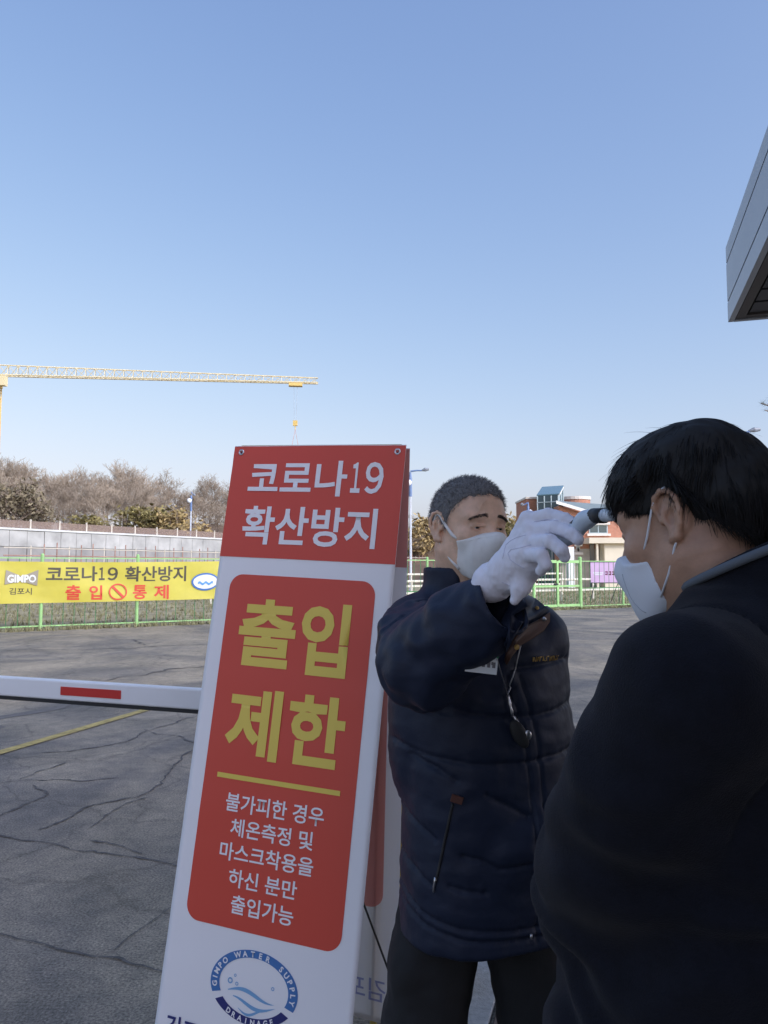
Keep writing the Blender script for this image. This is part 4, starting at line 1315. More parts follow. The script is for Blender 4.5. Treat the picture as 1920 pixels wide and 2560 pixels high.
# ================================================================== PEOPLE
from mathutils.bvhtree import BVHTree
M_SKIN1 = mat('tanned_skin', (.72, .47, .33), .5, var=.14, vscale=38, bump=.10, bscale=260, sss=.12)
M_SKIN2 = mat('light_skin', (.42, .25, .17), .5, var=.12, vscale=38, bump=.08, bscale=300, sss=.12)
M_GREYH = mat('grey_hair', (.26, .26, .27), .55, island=.75)
M_GREYB = mat('grey_scalp_hair', (.15, .148, .148), .8, var=.3, vscale=120)
M_BLKH = mat('black_hair', (.0085, .0080, .0085), .5, island=.5, spec=.3)
M_BLKB = mat('black_hair_mass', (.006, .0058, .006), .75)
M_BROW = mat('black_brow_hair', (.06, .05, .043), .6)
M_EYEW = mat('eye_white', (.45, .42, .40), .3)
M_IRIS = mat('dark_iris', (.012, .009, .007), .2)
M_MASKC = mat('white_cotton', (.78, .77, .74), .85, var=.03, vscale=60, bump=.10, bscale=700)
M_MASKP = mat('white_filter_cloth', (.66, .70, .76), .8, bump=.05, bscale=800)
M_GLOVE = mat('white_glove_cotton', (.78, .78, .86), .85, var=.03, vscale=80, bump=.10, bscale=900)
M_GSEAM = mat('glove_seam', (.58, .58, .70), .85)
M_NAVY = mat('navy_nylon', (.0125, .019, .041), .55, var=.10, vscale=7, bump=.07, bscale=60, spec=.28)
M_NAVYD = mat('navy_sleeve_lining', (.006, .008, .014), .7)
M_BROWNL = mat('brown_lining', (.085, .038, .024), .6)
M_TROU = mat('black_trouser_cloth', (.010, .0105, .012), .85, var=.2, vscale=9, bump=.08, bscale=300)
M_KNIT = mat('navy_wool', (.0052, .0064, .0120), .95, var=.25, vscale=30, bump=.25, bscale=500, sheen=.05, spec=.25)
M_KNITG = mat('grey_collar_trim', (.10, .12, .145), .8, bump=.1, bscale=500)
M_SHOE = mat('black_leather', (.012, .012, .013), .35)
M_GOLD = mat('gold_thread', (.50, .32, .09), .5)
M_SILV = mat('silver_cord', (.45, .47, .50), .35, metal=.6)

def frame_matrix(loc, fwd, pitch=0.0, roll=0.0):
    fwd = Vector((fwd[0], fwd[1], 0)).normalized(); up = Vector((0, 0, 1)); left = up.cross(fwd)
    R = Matrix((left, fwd, up)).transposed()
    R = R @ Matrix.Rotation(pitch, 3, 'X') @ Matrix.Rotation(roll, 3, 'Y')
    M = R.to_4x4(); M.translation = loc
    return M

def head_mesh(h=.0024, jaw=1.0, cheek=1.0, old=False):
    F = Field((-.105, -.125, -.215), (.105, .140, .135), h)
    F.ell((0, -.018, .030), (.0745, .098, .086), 0)
    F.ell((0, .012, .030), (.069, .083, .078), .03)                     # forehead
    F.ell((0, .024, -.042), (.060*cheek, .064, .078), .035)             # face
    for s in (-1, 1):
        F.cone((s*.052*jaw, .0, -.058), (s*.022, .068, -.104), .020, .017, .03)   # jaw
        F.ell((s*.042, .058, -.026), (.024*cheek, .026, .024), .02)     # cheekbone
        F.cone((s*.046, .068, .022), (s*.012, .087, .019), .011, .010, .018)      # brow ridge
        F.ell((s*.033, .098, .000), (.019, .016, .013), .014, 's')       # eye socket
        F.ell((s*.032, .0765, .000), (.0155, .0125, .0115), .004)        # lids
        F.ell((s*.0325, .090, -.0015), (.0135, .011, .0036), .002, 's')  # slit between the lids
        F.cone((s*.046, .081, .0005), (s*.018, .090, .0035), .0030, .0030, .003)  # upper lid fold
    F.ell((0, .070, -.104), (.021, .019, .015), .02)                    # chin
    F.cone((0, .086, .012), (0, .107, -.028), .0085, .0125, .014)       # nose
    for s in (-1, 1): F.ell((s*.0125, .098, -.033), (.0085, .010, .008), .008)
    F.ell((0, .088, -.064), (.024, .012, .007), .010)                   # lips
    F.ell((0, .086, -.075), (.020, .012, .007), .008)
    F.cone((0, -.022, -.045), (0, -.045, -.215), .058, .062, .035)       # neck
    F.cone((0, .02, -.095), (0, -.005, -.215), .032, .040, .04)
    for s in (-1, 1):
        F.cone((s*.046, -.03, -.06), (s*.03, .0, -.215), .018, .016, .03)   # neck muscle
        # ear
        F.ell((s*.0775, -.016, -.004), (.0065, .0185, .030), .006, 'u', Matrix.Rotation(s*-.38, 3, 'Z'))
        F.ell((s*.0800, -.009, -.031), (.0055, .009, .010), .006)
        F.ell((s*.0870, -.012, -.006), (.0085, .0085, .0125), .004, 's')
        F.ell((s*.0880, -.010, .012), (.0055, .008, .008), .003, 's')
        hx = [(.076, .008, .001), (.079, .0105, .014), (.082, .004, .026), (.0860, -.008, .0315), (.0905, -.021, .027), (.0930, -.029, .013), (.0920, -.029, -.004), (.0880, -.023, -.020), (.0835, -.012, -.034), (.079, -.002, -.035)]
        F.chain([(s*a, b, c) for a, b, c in hx], [.0028, .0034, .0036, .0036, .0036, .0036, .0034, .0036, .0055, .0050], .004)
        ah = [(.083, -.016, .016), (.0865, -.0215, .006), (.0865, -.0215, -.008), (.083, -.016, -.018)]
        F.chain([(s*a, b, c) for a, b, c in ah], [.0026, .003, .003, .003], .004)
        F.ell((s*.0785, .0035, -.006), (.0045, .0055, .0065), .004)      # tragus
    V, Q = F.mesh()
    return relax(V, Q, 1, .35), Q, F

def cap_mesh(off, zline, lo, hi, h=.003, extra=None, taper=0.0):
    """hair mass: the skull, swollen by off, above the hairline zline(x, y)"""
    F = Field(lo, hi, h)
    F.ell((0, -.018, .030), (.0745+off, .098+off, .086+off), 0)
    F.ell((0, .012, .030), (.069+off, .083+off, .078+off), .03)
    if extra: extra(F)
    x, y, z = F.pts((slice(None),)*3)
    zl = zline(np.abs(x) + 0*y, y + 0*x) + 0*z
    tt = np.clip((z - zl)/.055, 0, 1); 
    if taper:
        G_ = Field(lo, hi, h); G_.ell((0, -.018, .030), (.0765, .100, .088), 0); G_.ell((0, .012, .030), (.071, .085, .080), .03)
        F.d = np.minimum(F.d + taper*(1-tt)**1.3, G_.d - .002).astype(np.float32)
    a, b = F.d, (zl - z).astype(np.float32)
    k = .006; hh = np.maximum(k - np.abs(a-b), 0)/k
    F.d = np.maximum(a, b) + hh*hh*k/4
    V, Q = F.mesh()
    return V, Q

def ray_on(bvh, u, v, off=.001):
    d = ray(u, v).normalized()
    hit = bvh.ray_cast(Vector((0, 0, CAM_H)), d)
    if hit[0] is None: return None
    n = hit[1] if hit[1].dot(d) < 0 else -hit[1]
    return hit[0] + n * off

def surf_line(bvh, pts, off, n=10):
    out = []
    for (a, b), (c, d) in zip(pts, pts[1:]):
        for i in range(n):
            q = ray_on(bvh, a + (c-a)*i/n, b + (d-b)*i/n, off)
            if q is not None and (not out or (q - out[-1]).length < .06): out.append(q)
    q = ray_on(bvh, *pts[-1], off)
    if q is not None: out.append(q)
    return out

def mask_mesh(nose, chin, wid, top_c, top_s, bot, yb, h=.0022, flat=.5):
    F = Field((-.10, 0, -.17), (.10, .17, .03), h)
    F.ell((0, .024, -.042), (.064, .068, .080), 0)
    for s in (-1, 1):
        F.ell((s*.042, .058, -.026), (.0265, .0285, .026), .02)
        F.cone((s*.052, .0, -.058), (s*.022, .070, -.106), .0225, .0205, .03)
    F.ell((0, .072, -.106), (.024, .022, .019), .02)
    F.cone((0, .098, -.010), nose, .009, .012, .02)
    F.cone(nose, chin, .013, .014, .045)
    F.ell((0, nose[1]-.030, -.062), (.050, .032, .046), .03)
    x, y, z = F.pts((slice(None),)*3)
    ax = np.abs(x)
    top = z - (top_c + (top_s - top_c) * np.clip(ax / wid, 0, 1)**1.3)
    side = (yb + .10*(z+.06)) - y
    bt = (bot + .25*np.maximum(.09 - y, 0)) - z
    cut = np.maximum(np.maximum(top + 0*y, side + 0*x), np.maximum(bt + 0*x, ax - wid - .004 + 0*y + 0*z)).astype(np.float32)
    F.d = np.maximum(F.d, cut)
    V, Q = F.mesh()
    return relax(V, Q, 2, .4), Q

def person(name, base, label):
    return thing(name, base, label, 'person')

def shoes(root, feet, dirs):
    for f, d in zip(feet, dirs):
        F = Field((f[0]-.2, f[1]-.2, 0), (f[0]+.2, f[1]+.2, .16), .006)
        d = Vector(d).normalized(); f = Vector((f[0], f[1], 0))
        F.cone(tuple(f - d*.05 + Vector((0,0,.045))), tuple(f + d*.12 + Vector((0,0,.038))), .042, .040, 0)
        F.cone(tuple(f - d*.04 + Vector((0,0,.06))), tuple(f - d*.03 + Vector((0,0,.12))), .045, .045, .03)
        x, y, z = F.pts((slice(None),)*3)
        F.d = np.maximum(F.d, (.026 - z + 0*x + 0*y).astype(np.float32))
        V, Q = F.mesh(); link_mesh('shoe', np_mesh('shoe', V, Q), M_SHOE, root)

# ------------------------------------------------------------------ the guard
gy = 1.87
guard = person('person', (.235, 1.90, .025), 'person in navy padded jacket and white cotton mask holding out a thermometer')
HG = frame_matrix(P(1172, 1318, gy), (math.sin(math.radians(27)), -math.cos(math.radians(27))), math.radians(-3), math.radians(2))
hV, hQ, _ = head_mesh()
B = Field((-.12, 1.40, .0), (.62, 2.15, 1.50), .014)
NB = HG @ Vector((0, -.04, -.19))
B.cone(tuple(NB), (.225, 1.93, 1.30), .06, .09, .03)
B.loft([.78, .95, 1.15, 1.30, 1.40], [.155, .150, .165, .165, .10], [.10, .10, .11, .10, .07], [.24]*5, [1.93]*5, math.radians(18), .04)
B.chain([(.10, 1.92, 1.34), (.095, 1.70, 1.30), (.185, 1.56, 1.40)], [.05, .045, .030], .03)
B.chain([(.37, 1.96, 1.33), (.385, 1.97, 1.08), (.36, 1.86, .90)], [.05, .042, .035], .03)
for a, b, c in (((.17, 1.93, .82), (.10, 1.92, .45), (.02, 1.94, .08)), ((.31, 1.93, .82), (.38, 1.92, .45), (.46, 1.94, .08))):
    B.chain([a, b, c], [.075, .055, .04], .04)
bV, bQ = B.mesh()
headV = xf(HG, hV)
body = link_mesh('body', np_mesh('body', np.concatenate([headV, bV]), np.concatenate([hQ, bQ + len(headV)])), M_SKIN1, guard)
for s in (-1, 1):
    c = HG @ Vector((s*.0325, .0735, -.0012))
    ey = MB().sphere(c, .0125, 16, 12).build('eye', M_EYEW, guard, True)
    g = (HG.to_3x3() @ Vector((.10, 1, 0))).normalized()
    MB().sphere(c + g*.0072, .0066, 14, 10).build('iris', M_IRIS, ey, True)
# eyebrows
bvh_h = BVHTree.FromPolygons([tuple(p) for p in hV], [tuple(int(i) for i in q) for q in hQ])
for s in (-1, 1):
    roots = []; dr = []
    for i in range(230):
        t = random.random(); x = s*(.012 + .040*t); z = .0205 + .0085*math.sin(math.pi*min(1, .25+.6*t)) - .008*t + random.uniform(-.0042, .0042)*(1-.5*t)
        hit = bvh_h.ray_cast(Vector((x, .2, z)), Vector((0, -1, 0)))
        if hit[0] is None: continue
        roots.append(tuple(HG @ hit[0])); dr.append(tuple((HG.to_3x3() @ Vector((s*.8, .25, .25 - .5*t))).normalized()))
    strands('eyebrow', np.array(roots), np.array(dr), .0070, .00038, M_BROW, guard, .1, 2, .22)
# short grey hair
def zl_guard(ax, y):
    front = np.interp(y, [-.12, -.09, -.05, -.03, -.018, .012, .030, .050, .066, .085], [-.050, -.055, -.045, -.012, .018, -.008, .030, .058, .070, .076])
    return front + .0025*np.sin(ax*310 + y*90) + .0020*np.sin(y*420 - ax*170) + .0014*np.sin(ax*820 + 1.7)
cV, cQ = cap_mesh(.0050, zl_guard, (-.10, -.13, -.08), (.10, .11, .14), taper=.004)
cV = cV + .0012 * vnoise(cV, 90)[:, None] * vnormals(cV, cQ)
hair = link_mesh('hair', np_mesh('hair', xf(HG, cV), cQ), M_GREYB, guard)
cN = vnormals(cV, cQ)
front_ok = np.ones(len(cV), bool)
pick = RNG.choice(np.where(front_ok)[0], 9000)
R3 = np.array(HG.to_3x3())
sd = cN[pick] * .8 + np.array([0, .55, -.15]) * (1 - cN[pick][:, 1:2]*.5)
strands('hair_strands', xf(HG, cV[pick] + RNG.normal(0, .0012, (9000, 3))), sd @ R3.T, .0085, .00050, M_GREYH, hair, .15, 2, .26)
fr_ = np.where(np.abs(cV[:, 2] - zl_guard(np.abs(cV[:, 0]), cV[:, 1])) < .012)[0]
pk = RNG.choice(fr_, 2600); pp = cV[pk] + np.array([0, 0, -.004]) + RNG.normal(0, .0035, (2600, 3)) - cN[pk]*.003
strands('hairline_strands', xf(HG, pp), (cN[pk]*.35 + np.array([0, .25, -.45])) @ R3.T, .0075, .00042, M_GREYH, hair, .15, 2, .30)
# cotton mask and its loops
mV, mQ = mask_mesh((0, .121, -.034), (0, .100, -.108), .066, -.010, -.034, -.127, .050)
link_mesh('face_mask', np_mesh('face_mask', xf(HG, mV), mQ), M_MASKC, guard)
mk = guard.children[-1]
HL = lambda x, y, z: HG @ Vector((x, y, z))
bvh_m = BVHTree.FromPolygons([tuple(p) for p in mV], [tuple(int(i) for i in q) for q in mQ])
sl_ = [bvh_m.ray_cast(Vector((0, .3, -.014 - .0047*i)), Vector((0, -1, 0)))[0] for i in range(24)]
MB().tube([HG @ (p + Vector((0, .0003, 0))) for p in sl_ if p is not None], .0010, 6).build('mask_seam', M_MASKC, mk, True)
for zz, kk in ((-.016, 1), (-.119, 1)):
    ed = [bvh_m.ray_cast(Vector((.058*math.sin(q), .3, zz - (.020*abs(math.sin(q))**1.3 if zz > -.05 else 0))), Vector((0, -1, 0)))[0] for q in np.linspace(-1.3, 1.3, 30)]
    MB().tube([HG @ p for p in ed if p is not None], .0008, 5).build('mask_hem', M_MASKC, mk, True)
for s in (-1, 1):
    MB().tube([HL(s*.061, .060, -.034), HL(s*.071, .040, -.022), HL(s*.077, .018, .000), HL(s*.081, .0, .021), HL(s*.084, -.014, .028), HL(s*.083, -.024, .012), HL(s*.080, -.026, -.010), HL(s*.076, -.014, -.034), HL(s*.070, .006, -.060), HL(s*.062, .032, -.085), HL(s*.056, .052, -.100)],
              [.0042, .0042, .004, .0036, .003, .003, .003, .003, .003, .0032, .0036], 8).build('ear_loop', M_MASKC, mk, True)

# padded jacket
J = Field((-.16, 1.33, .55), (.60, 2.20, 1.60), .0052)
J.loft([.645, .70, .80, .95, 1.08, 1.20, 1.30, 1.37, 1.42, 1.455], [.200, .204, .202, .200, .198, .195, .185, .158, .11, .08], [.155, .160, .160, .160, .160, .152, .138, .115, .085, .07],
       [.240, .242, .244, .246, .246, .245, .240, .233, .222, .215], [1.91]*10, math.radians(18), 0)
for a, b, r0, r1 in (((.16, 1.90, 1.385), (.085, 1.88, 1.350), .060, .078), ((.29, 1.93, 1.375), (.372, 1.95, 1.325), .060, .068)):
    J.cone(a, b, r0, r1, .06)
S_, E_, W_ = (.088, 1.86, 1.345), (.085, 1.645, 1.300), (.232, 1.50, 1.432)
J.chain([S_, (.080, 1.76, 1.325), E_], [.080, .084, .088], .05)
J.chain([E_, (.155, 1.575, 1.372), W_], [.087, .078, .068], .05)
J.chain([(.375, 1.95, 1.325), (.390, 1.95, 1.09), (.352, 1.83, .90), (.30, 1.80, .86)], [.066, .062, .055, .05], .05)
J.ell((.060, 1.93, 1.12), (.042, .10, .15), .06)                            # jacket side billowing behind the raised arm
# sleeve end cut square and hollowed
wd = Vector(W_) - Vector((.155, 1.575, 1.372)); wd.normalize()
x, y, z = J.pts((slice(None),)*3)
pl = ((x - W_[0])*wd.x + (y - W_[1])*wd.y + (z - W_[2])*wd.z)
near = np.sqrt((x-W_[0])**2 + (y-W_[1])**2 + (z-W_[2])**2) < .13
J.d = np.where(near, np.maximum(J.d, (pl - .005).astype(np.float32)), J.d)
wv = Vector(W_)
J.cone(tuple(wv - wd*.075), tuple(wv + wd*.05), .052, .062, .008, 's')
# stand collar: hollow round the neck, open at the front
nx_, ny_ = NB.x, NB.y
J.loft([1.36, 1.44, 1.50], [.102, .090, .085], [.098, .088, .085], [nx_+.006]*3, [ny_-.002, ny_-.004, ny_-.006], 0, .02, n=2.0)
J.loft([1.40, 1.45, 1.56], [.070, .076, .076], [.070, .076, .076], [nx_+.006]*3, [ny_-.002, ny_-.004, ny_-.006], 0, .004, 's', n=2.0)
def wedge(x, y, z):
    fx, fy = math.sin(math.radians(33)), -math.cos(math.radians(33))
    px, py = x - nx_, y - ny_
    f = px*fx + py*fy; sd_ = np.abs(-px*fy + py*fx)
    return np.maximum(np.maximum(sd_ - np.clip((f-.02)*.85, 0, .07) , .02 - f), 1.412 + .16*np.clip(sd_, 0, .2) + 0*f - z)
J.put(wedge, (nx_-.05, ny_-.2, 1.38), (nx_+.2, ny_+.05, 1.56), .01, 's')
jV, jQ = J.mesh()
jV = relax(jV, jQ, 1, .4)
jN = vnormals(jV, jQ)
JP = lambda u, v: (lambda p: (p.x, p.z))(P(u, v, 1.79))
SEAMS = [[(1285, 1668), (1345, 1666), (1440, 1656)], [(1060, 1745), (1180, 1778), (1270, 1786), (1340, 1788), (1450, 1774)],
         [(985, 1862), (1050, 1880), (1170, 1897), (1290, 1902), (1450, 1888)],
         [(1030, 1886), (1090, 1912), (1135, 1938)], [(1210, 1972), (1262, 2000), (1316, 2032)], [(985, 2030), (1040, 2058), (1086, 2090)],
         [(1150, 2122), (1195, 2130), (1240, 2152), (1316, 2146)], [(985, 2140), (1030, 2170), (1080, 2200)], [(1120, 2196), (1160, 2206), (1205, 2210)],
         [(985, 2232), (1060, 2278), (1150, 2300), (1250, 2310), (1440, 2318)], [(985, 2262), (1060, 2304), (1160, 2328), (1300, 2338), (1440, 2340)],
         [(1360, 2010), (1400, 1985), (1450, 1970)], [(1350, 2100), (1450, 2070)]]
PLACK = [[(1262, 1690), (1300, 1800), (1318, 1920), (1330, 2040), (1338, 2180), (1342, 2350)], [(1296, 1690), (1332, 1800), (1350, 1920), (1362, 2040), (1370, 2180), (1374, 2350)]]
def seg_dist(V, poly):
    px, pz = V[:, 0], V[:, 2]; best = np.full(len(V), 9.0)
    pts = [JP(*q) for q in poly]
    for (ax_, az_), (bx_, bz_) in zip(pts, pts[1:]):
        dx, dz = bx_-ax_, bz_-az_; t = np.clip(((px-ax_)*dx + (pz-az_)*dz)/(dx*dx+dz*dz), 0, 1)
        best = np.minimum(best, np.hypot(px-ax_-t*dx, pz-az_-t*dz))
    return best
torso = (jV[:, 1] > 1.70) & (jV[:, 2] < 1.40)
nz1 = vnoise(jV, 11); nz2 = vnoise(jV, 27, 3.1); nz3 = vnoise(jV*np.array([1, 1, 1.9]), 18, 7.7)
disp = .0045*nz1 + .0020*nz2 + .0025*nz3
dmin = np.full(len(jV), 9.0)
fr = np.clip(-jN[:, 1]*2 + .8, 0, 1) * torso
for sm in SEAMS: dmin = np.minimum(dmin, seg_dist(jV, sm))
pk_ = vnoise(jV*np.array([1, 1, .35]), 75, 1.3)
disp += fr * (.0036*np.minimum(dmin/.03, 1) - .0065*np.exp(-(dmin/.0045)**2) + .0022*pk_*np.exp(-(dmin/.012)**2))
disp += .0006*vnoise(jV*np.array([1, 1, 1.6]), 40, 8.0)
for sm in PLACK: 
    dd = seg_dist(jV, sm); disp -= fr * .0050*np.exp(-(dd/.004)**2)
# folds across the raised sleeve
av = Vector(E_) - Vector(S_); fv = Vector(W_) - Vector(E_)
t2 = ((jV - np.array(E_)) @ np.array(fv)) / fv.length_squared
slv = (jV[:, 1] < 1.80) & (jV[:, 0] < .30) & (jV[:, 2] > 1.17)
fold = np.sin(16*t2 + 2.5*nz1*2 + 9*jV[:, 2]) * np.clip(1.0 - t2, .15, 1)
disp += slv * (.0038*fold + .004*nz2)
edge = np.exp(-((t2 - .97)/.03)**2) * slv
disp *= (1 - edge)
jV = jV + disp[:, None]*jN
jacket = link_mesh('jacket', np_mesh('jacket', jV, jQ), M_NAVY, guard)
bvh_j = BVHTree.FromPolygons([tuple(p) for p in jV], [tuple(int(i) for i in q) for q in jQ])
# dark lining inside the sleeve end
MB().tube([wv - wd*.06, wv - wd*.02, wv + wd*.0], [.054, .0565, .0585], 24, False).build('sleeve_lining', M_NAVYD, jacket, True)
def patch(name, us, m_, parent, off=.003, th=.004, n=6):
    """a strip of cloth lying on the jacket, given by its two long edges in the photo"""
    A, Bq = us; m = MB(); k = 0
    rows = []
    for i in range(len(A)):
        r_ = []
        for j in range(n+1):
            q = ray_on(bvh_j, A[i][0] + (Bq[i][0]-A[i][0])*j/n, A[i][1] + (Bq[i][1]-A[i][1])*j/n, off)
            if q is None: q = r_[-1] if r_ else P(A[i][0], A[i][1], 1.78)
            r_.append(q)
        rows.append(r_)
    for o in (0, 1):
        for r_ in rows:
            for q in r_: m.v.append(tuple(q + Vector((0, -th*o, 0))))
    N0 = len(rows)*(n+1)
    for o in (0, N0):
        for i in range(len(rows)-1):
            for j in range(n):
                q = o + i*(n+1)+j; m.f.append((q, q+1, q+n+2, q+n+1))
    for i in range(len(rows)-1):
        for j in (0, n): q = i*(n+1)+j; m.f.append((q, q+n+1, q+n+1+N0, q+N0))
    for j in range(n):
        for i in (0, len(rows)-1): q = i*(n+1)+j; m.f.append((q, q+1, q+1+N0, q+N0))
    return m.build(name, m_, parent, True)
# turned-out collar with brown lining and snaps
patch('collar_lining', ([(1372, 1532), (1345, 1550), (1312, 1570), (1282, 1592), (1262, 1625), (1258, 1650)], [(1372, 1556), (1356, 1578), (1326, 1598), (1300, 1614), (1278, 1640), (1264, 1662)]), M_BROWNL, jacket, .004, .004)
patch('collar_flap', ([(1300, 1478), (1290, 1492), (1270, 1520), (1258, 1560), (1254, 1600)], [(1366, 1530), (1338, 1548), (1306, 1568), (1276, 1590), (1258, 1622)]), M_NAVY, jacket, .010, .006)
for u, v in ((1352, 1553), (1282, 1606), (1336, 1528)):
    q = ray_on(bvh_j, u, v, .012)
    if q: MB().sphere(q, (.0055, .003, .0055), 10, 6).build('snap_button', M_GOLD if u < 1340 else M_STEEL, jacket, True)
# small gold stitching on the chest (too small to read)
for k in range(8):
    u = 1332 + k*8.2; v = 1648 - k*.6
    pts = [(u, v+6), (u+.5, v-5), (u+3, v+5 if k % 2 else v-4), (u+5.5, v-5 if k % 3 else v+6)]
    q = [ray_on(bvh_j, *p, .0012) for p in pts]
    q = [p for p in q if p is not None]
    if len(q) > 2: MB().tube(q, .0013, 5).build('chest_stitching', M_GOLD, jacket)
# pocket zip
z_ = surf_line(bvh_j, [(1132, 2008), (1115, 2090), (1098, 2170), (1090, 2205)], .001, 8)
MB().tube(z_, .0035, 6).build('pocket_zip', M_BLACK, jacket, True)
z_ = surf_line(bvh_j, [(1090, 2192), (1086, 2228)], .004, 3)
MB().tube(z_, .0028, 6).build('zip_pull', M_STEEL, jacket, True)
q = ray_on(bvh_j, 1142, 1997, .003)
MB().box(q, (.013, .003, .008), Matrix.Rotation(.3, 3, 'Y')).build('leather_tab', mat('brown_tab', (.09, .03, .02), .6), jacket)
q = ray_on(bvh_j, 1325, 2335, .004)
MB().tube([q, q - Vector((0, 0, .012))], .003, 6).build('zip_end', M_STEEL, jacket, True)
# name badge
q = ray_on(bvh_j, 1226, 1655, .006) + Vector((-.020, .004, .002))
Rb = Matrix.Rotation(math.radians(6), 3, 'Y') @ Matrix.Rotation(math.radians(-4), 3, 'Z')
bd = MB().box(q, (.031, .0012, .019), Rb).build('name_badge', mat('badge_white', (.62, .66, .66), .4), jacket)
MB().box(q + Rb @ Vector((0, -.0022, .022)), (.031, .0012, .009), Rb).build('badge_header', mat('badge_green', (.02, .28, .13), .4), bd)
for k in range(3):
    MB().box(q + Rb @ Vector((.004 + k*.010, -.0016, -.001)), (.0030, .0004, .0055), Rb).box(q + Rb @ Vector((.0005 + k*.010, -.0016, .002)), (.0016, .0004, .0030), Rb).build('badge_mark', mat('badge_ink', (.12, .12, .13), .5), bd)
# lanyard
lan = []
for pts in ([(1238, 1642), (1246, 1665), (1256, 1700), (1266, 1738)], [(1300, 1615), (1290, 1655), (1278, 1700), (1266, 1738)]):
    l_ = surf_line(bvh_j, pts, .004, 6)
    lan.append(MB().tube(l_, .0016, 6).build('lanyard_cord', M_SILV, jacket, True))
l_ = surf_line(bvh_j, [(1266, 1738), (1272, 1765), (1280, 1790), (1300, 1818)], .006, 4)
MB().tube(l_, [.004 if i % 3 == 0 else .0028 for i in range(len(l_))], 8).build('lanyard_clip', M_STEEL, jacket, True)
q = ray_on(bvh_j, 1292, 1835, .012)
Rk = Matrix.Rotation(math.radians(-28), 3, 'Y')
ko = MB(); ko.sphere(q, 1, 16, 10)
ko.v = [tuple(q + Rk @ Vector(((p[0]-q.x)*.017, (p[1]-q.y)*.008, (p[2]-q.z)*.034))) for p in ko.v]
ko.build('key_holder', M_BLACK, jacket, True)
q = ray_on(bvh_j, 1304, 1838, .021)
MB().sphere(q, (.009, .003, .011), 14, 8).build('key_disc', M_STEEL, jacket, True)

# trousers and shoes
T = Field((-.16, 1.70, .03), (.66, 2.20, .95), .007)
T.loft([.62, .68, .80, .92], [.172, .178, .180, .175], [.12, .125, .125, .12], [.235]*4, [1.93]*4, math.radians(10), 0)
for pts in ([(.150, 1.93, .72), (.095, 1.91, .42), (.035, 1.93, .05)], [(.325, 1.93, .72), (.372, 1.91, .42), (.43, 1.93, .05)]):
    T.chain(pts, [.108, .098, .085], .018)
T.ell((.055, 1.90, .56), (.04, .07, .06), .04)
tV, tQ = T.mesh()
tN = vnormals(tV, tQ)
tV = tV + (.005*vnoise(tV*np.array([1, 1, .6]), 13) + .003*vnoise(tV, 30))[:, None]*tN
link_mesh('trousers', np_mesh('trousers', tV, tQ), M_TROU, guard)
shoes(guard, [(.03, 1.92), (.435, 1.92)], [(-.25, -1, 0), (.35, -1, 0)])

# gloved hand
gl_ = Field((.16, 1.20, 1.36), (.42, 1.62, 1.66), .0017)
Wr = P(1262, 1438, 1.475)
kn = {'i': P(1320, 1300, 1.415), 'm': P(1331, 1326, 1.400), 'r': P(1330, 1357, 1.392), 'p': P(1318, 1388, 1.395)}
gl_.cone(tuple(P(1222, 1462, 1.50)), tuple(Wr), .033, .031, 0)
gl_.cone(tuple(P(1240, 1452, 1.495)), tuple(P(1256, 1442, 1.48)), .037, .034, .008)
for k_, r0, r1 in (('i', .026, .0165), ('m', .028, .0165), ('r', .027, .0160), ('p', .026, .0155)):
    gl_.cone(tuple(Wr.lerp(kn[k_], .18)), tuple(kn[k_]), r0, r1, .022)
gl_.cone(tuple(P(1292, 1440, 1.455)), tuple(P(1335, 1412, 1.405)), .025, .020, .02)
FI = {
 'i': [kn['i'], P(1372, 1286, 1.368), P(1412, 1296, 1.340), P(1436, 1310, 1.328)],
 'm': [kn['m'], P(1388, 1318, 1.345), P(1430, 1334, 1.315), P(1446, 1350, 1.305)],
 'r': [kn['r'], P(1376, 1352, 1.326), P(1404, 1376, 1.308), P(1412, 1393, 1.312)],
 'p': [kn['p'], P(1354, 1388, 1.336), P(1364, 1412, 1.332), P(1352, 1427, 1.348)]}
for k_, r_ in (('i', .0108), ('m', .0118), ('r', .0116), ('p', .0112)):
    pts = FI[k_]; gl_.chain([tuple(p) for p in pts], [r_*1.22, r_*1.06, r_*.97, r_*.84], .0025)
for k_ in 'imrp':
    gl_.ell(tuple(kn[k_] + Vector((-.002, -.006, .004))), (.0125, .012, .0125), .008)
th_ = [Wr.lerp(kn['i'], .35) + Vector((.012, .03, -.004)), P(1350, 1330, 1.425), P(1405, 1326, 1.385), P(1440, 1312, 1.36)]
gl_.chain([tuple(p) for p in th_], [.020, .0145, .0125, .0105], .010)
fl_ = [P(1318, 1432, 1.425), P(1304, 1468, 1.425), P(1287, 1500, 1.432)]
gl_.chain([tuple(p) for p in fl_], [.0185, .0145, .0095], .014)
gl_.cone(tuple(P(1230, 1456, 1.500)), tuple(P(1233, 1454, 1.498)), .0385, .0385, .006)
gV, gQ = gl_.mesh()
gN = vnormals(gV, gQ)
gV = gV + (.0012*vnoise(gV, 75) + .0008*vnoise(gV*np.array([1, 1, .5]), 170))[:, None]*gN
glove = link_mesh('glove', np_mesh('glove', gV, gQ), M_GLOVE, guard)
bvh_g = BVHTree.FromPolygons([tuple(p) for p in gV], [tuple(int(i) for i in q) for q in gQ])
c66 = lambda x, y: (1200 + x/4.608, 1240 + y/4.608)
